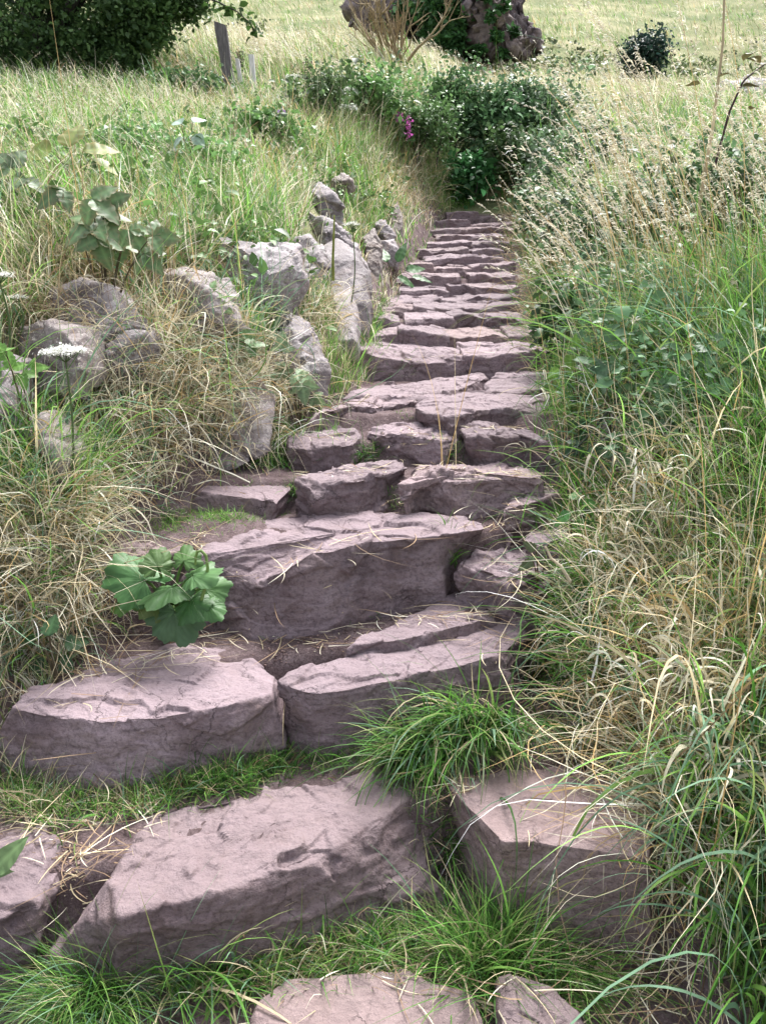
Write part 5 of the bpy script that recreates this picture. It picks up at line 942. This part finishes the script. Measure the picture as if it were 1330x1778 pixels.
# big-leaved plant beside the steps
bb = hit(300, 1085); bb[1] -= .02; bb[2] = ground(bb[0], bb[1]); burr = empty('butterbur_plant', bb); tag(burr, 'butterbur with big round green leaves against the biggest boulder', 'butterbur')
st_ = Acc(); YB = bb[1] - .16
for i, (lx, ly, r, az, ti, ro, c_) in enumerate([(252, 1008, .105, 2.75, .30, -.2, (.07, .17, .055)), (300, 1020, .085, -2.3, .05, .3, (.08, .165, .06)), (335, 1000, .075, .35, .25, -.2, (.095, .20, .07)), (356, 1022, .065, -.3, -.15, .35, (.08, .17, .055)), (305, 1062, .085, -1.45, -.55, 0, (.085, .155, .075)), (360, 1050, .05, -.8, -.3, .1, (.07, .16, .05)), (225, 1040, .05, -2.6, -.3, 0, (.10, .2, .05)), (275, 985, .055, 1.9, .5, .1, (.09, .16, .05)), (330, 1045, .06, -1.0, -.2, .2, (.06, .14, .045)), (270, 1045, .055, -2.0, -.4, -.1, (.12, .17, .05)), (320, 975, .05, 1.2, .4, 0, (.10, .19, .06))]):
    q = at(lx, ly, YB - .03 * (i % 3)); V, F, C = round_leaf(r * 1.15, i + 2, c_, .22, .07); a_ = Acc(); a_.add(face(place(V, (0, 0, 0), az, ti, ro), .3) + q, F, C); a_.build('leaf', M_LEAF, burr)
    u = np.linspace(0, 1, 8)[:, None]; st_.add(*tube(bb * (1 - u) + q * u + np.array([0, 0, .05]) * np.sin(math.pi * u), np.linspace(.007, .004, 8), 6), np.array([.13, .22, .07]))
hk = np.array([at(x, y, YB - .05) for x, y in [(345, 1060), (358, 1015), (361, 985), (358, 965), (350, 956), (343, 958), (340, 968), (340, 980)]]); st_.add(*tube(hk, np.linspace(.006, .004, 8), 6), np.array([.2, .3, .09])); st_.build('stalk', M_LEAF, burr)

# flowers
def umbel(px, py, Y, r, stem_px, label, k=240, col=(.72, .72, .68), flat=.25):
    rng = np.random.default_rng(int(px + py)); q = at(px, py, Y); b_ = at(stem_px[0], stem_px[1], Y); b_[2] = min(b_[2], q[2] - .08); b_ = np.array([b_[0], b_[1], min(ground(b_[0], b_[1]), b_[2])])
    root = empty('umbel_flower', b_); tag(root, label, 'flower'); u = np.linspace(0, 1, 9)[:, None]; a_ = Acc(); top = q - [0, 0, r * .8]
    a_.add(*tube(b_ * (1 - u) + top * u + np.array([.03, 0, 0]) * np.sin(math.pi * u), np.linspace(.005, .003, 9), 6), np.array([.10, .15, .06])); h_ = Acc()
    for i in range(13):
        a = i * 2.4; rr = r * math.sqrt((i + .5) / 13); c_ = q + np.array([math.cos(a) * rr, math.sin(a) * rr, -rr * flat + rng.normal(0, .03 * r)]); u2 = np.linspace(0, 1, 4)[:, None]; a_.add(*tube(top * (1 - u2) + c_ * u2, .0015, 4), np.array([.10, .15, .06]))
        m = k // 13; P = c_ + rng.normal(0, 1, (m, 3)) * np.array([.16, .16, .06]) * r; d = rng.uniform(.8, 1.2, (m, 1)); leafcloud(h_, rng, P, r * .12, np.array(col) * d, 1.5)
    a_.build('stem', M_LEAF, root); h_.build('flower_head', M_PETAL, root)
umbel(112, 602, 2.62, .062, (85, 740), 'big white flat-topped flower head in front of the grey rock at the left edge', 900)
umbel(-2, 472, 3.0, .05, (0, 600), 'white flower head cut by the left picture edge above the grey rock', 400)
umbel(32, 512, 3.1, .034, (20, 600), 'small white flower head between the edge one and the pale slanting rock', 260)
umbel(510, 130, 10.4, .10, (512, 180), 'white flower head highest on the bank, right of the stakes')
umbel(598, 152, 10.6, .10, (600, 205), 'upper white flower head of two over the bright green weeds')
umbel(606, 182, 10.2, .10, (606, 230), 'lower white flower head of two over the bright green weeds')
umbel(612, 386, 5.0, .05, (600, 440), 'little white flower head over the mossy rocks beside the stairs')
def spike(px, py, Y, h, label):
    rng = np.random.default_rng(int(px)); q = at(px, py, Y); g_ = np.array([q[0], q[1], ground(q[0], q[1])]); root = empty('foxglove', g_); tag(root, label, 'flower')
    a_ = Acc(); u = np.linspace(0, 1, 8)[:, None]; top = q + [0, 0, h * .6]; a_.add(*tube(g_ * (1 - u) + top * u, np.linspace(.008, .003, 8), 6), np.array([.10, .15, .05])); a_.build('stem', M_LEAF, root)
    a_ = Acc(); k = 60; t_ = rng.random(k); P = q + np.array([0, 0, 1]) * (h * (t_ - .5))[:, None] + rng.normal(0, .016, (k, 3)); leafcloud(a_, rng, P, .026, np.array([.52, .10, .40]) * rng.uniform(.7, 1.3, (k, 1)), -.2); a_.build('flower', M_PETAL, root)
spike(709, 220, 11.0, .26, 'taller pink foxglove spike in the weeds left of the stair-top bushes')
spike(694, 205, 11.2, .12, 'shorter pink foxglove spike, left of the taller one')
q = at(489, 195, 8.6); g_ = np.array([q[0], q[1], ground(q[0], q[1])]); root = empty('thistle_plant', g_); tag(root, 'purple thistle head on a thin stalk on the left bank', 'thistle')
a_ = Acc(); u = np.linspace(0, 1, 8)[:, None]; a_.add(*tube(g_ * (1 - u) + q * u, np.linspace(.006, .003, 8), 6), np.array([.07, .10, .05])); a_.build('stem', M_LEAF, root)
a_ = Acc(); leafcloud(a_, rng, q + rng.normal(0, .014, (60, 3)), .03, np.array([.34, .2, .46]) * rng.uniform(.7, 1.2, (60, 1)), .5); a_.build('flower_head', M_PETAL, root)
# stalks and stems
def stalk(name, pts, Y, rad, col, label, cat, leaves=None, lcol=(.10, .11, .03), ls=.05):
    P = np.array([at(x, y, Y + dy) for x, y, dy in pts]); g_ = P[0].copy(); root = empty(name, g_); tag(root, label, cat)
    s = np.linspace(0, len(P) - 1, len(P) * 4); Q = np.stack([np.interp(s, np.arange(len(P)), P[:, k]) for k in range(3)], 1); Q = Q + fbm(Q, 6, 2, 5)[:, None] * .006
    a_ = Acc(); a_.add(*tube(Q, np.linspace(rad, rad * .45, len(Q)), 7), np.array(col)); a_.build('stem', M_DRY, root)
    if leaves:
        for i, (x, y, az, s_) in enumerate(leaves):
            V, F, C = leaf(ls * s_, ls * s_ * .7, .2, 8, .2, .4, .03, .75, 11, i + 50, lcol, 1.3, (.16, .10, .04)); a_ = Acc(); a_.add(place(V, at(x, y, Y), az, .1, .3 * math.sin(i * 2)), F, C); a_.build('leaf', M_LEAF, root)
stalk('dry_hogweed_stalk', [(1208, 400, 0), (1232, 250, 0), (1243, 170, 0), (1254, 80, 0), (1256, 0, 0), (1262, -90, 0)], 4.4, .009, (.52, .42, .28), 'tall pale dry stalk rising past the top of the picture at the right', 'stalk')
stalk('bramble_runner', [(1240, 290, 0), (1266, 195, 0), (1290, 140, 0), (1318, 118, .05), (1350, 95, .1)], 4.0, .006, (.06, .035, .04), 'dark bramble twig with a few bronze leaves against the hillside, right edge', 'twig',
      [(1300, 100, .6, 1), (1320, 112, .2, 1.2), (1305, 92, 1.6, 1), (1268, 128, 2.4, .7), (1215, 145, 2.8, .7), (1302, 190, -1.4, .8), (1288, 150, -.5, .8), (1335, 100, -.4, 1.1)], (.08, .075, .03), .09)
stalk('bramble_runner', [(1110, 640, .1), (1075, 690, .05), (1010, 770, .0), (965, 808, -.05), (915, 812, -.05)], 3.05, .006, (.05, .06, .045), 'dark bramble stem lying across the soil right of the three-stone step', 'stem')
stalk('bramble_runner', [(480, 640, .0), (520, 672, -.02), (550, 690, -.05), (600, 694, -.05)], hit(520, 680)[1] - .1, .005, (.07, .05, .04), 'dark bramble runner ending at the left edge of the flat landing', 'stem')
stalk('green_stalk', [(578, 488, 0), (578, 440, 0), (580, 400, 0), (580, 374, 0)], 4.75, .009, (.22, .25, .06), 'thick cut green stalk standing in front of the rounded tall rock', 'stalk')
stalk('broken_straw', [(990, 1008, 0), (975, 985, 0), (955, 970, 0), (945, 950, 0)], 2.35, .006, (.62, .53, .40), 'bleached broken straw stem bent over the broken stone', 'stalk')
# leafy ground cover between the grass
rng = np.random.default_rng(77)
def cover(name, k, ylim, side, size, col, label, hmax):
    y = ylim[0] * (ylim[1] / ylim[0]) ** rng.random(k); xl, xr = edges(y); x = np.where(side < 0, xl - .25 - (.5 * y + .4) * rng.random(k), xr + .1 + (.5 * y) * rng.random(k))
    cl = fbm2(x, y, 1.4, 2, 60 + int(side)); m = cl > .05; x, y = x[m], y[m]; P = np.stack([x, y, terrain(x, y, False) + hmax * rng.random(len(x))], 1)
    P = np.repeat(P, 5, 0) + rng.normal(0, .05, (len(P) * 5, 3)); a_ = Acc(); leafcloud(a_, rng, P, size, np.array(col) * np.exp(rng.normal(0, .3, len(P)))[:, None], .7)
    o = a_.build(name, M_LEAF); tag(o, label, 'weeds', kind='stuff')
cover('ground_cover', 3600, (3.6, 12), -1, .045, (.09, .17, .05), 'small leafy weeds mixed into the grass of the left bank', .22)
cover('ground_cover', 5200, (2.8, 12), 1, .038, (.11, .20, .10), 'small leafy weeds mixed into the grass on the right', .5)
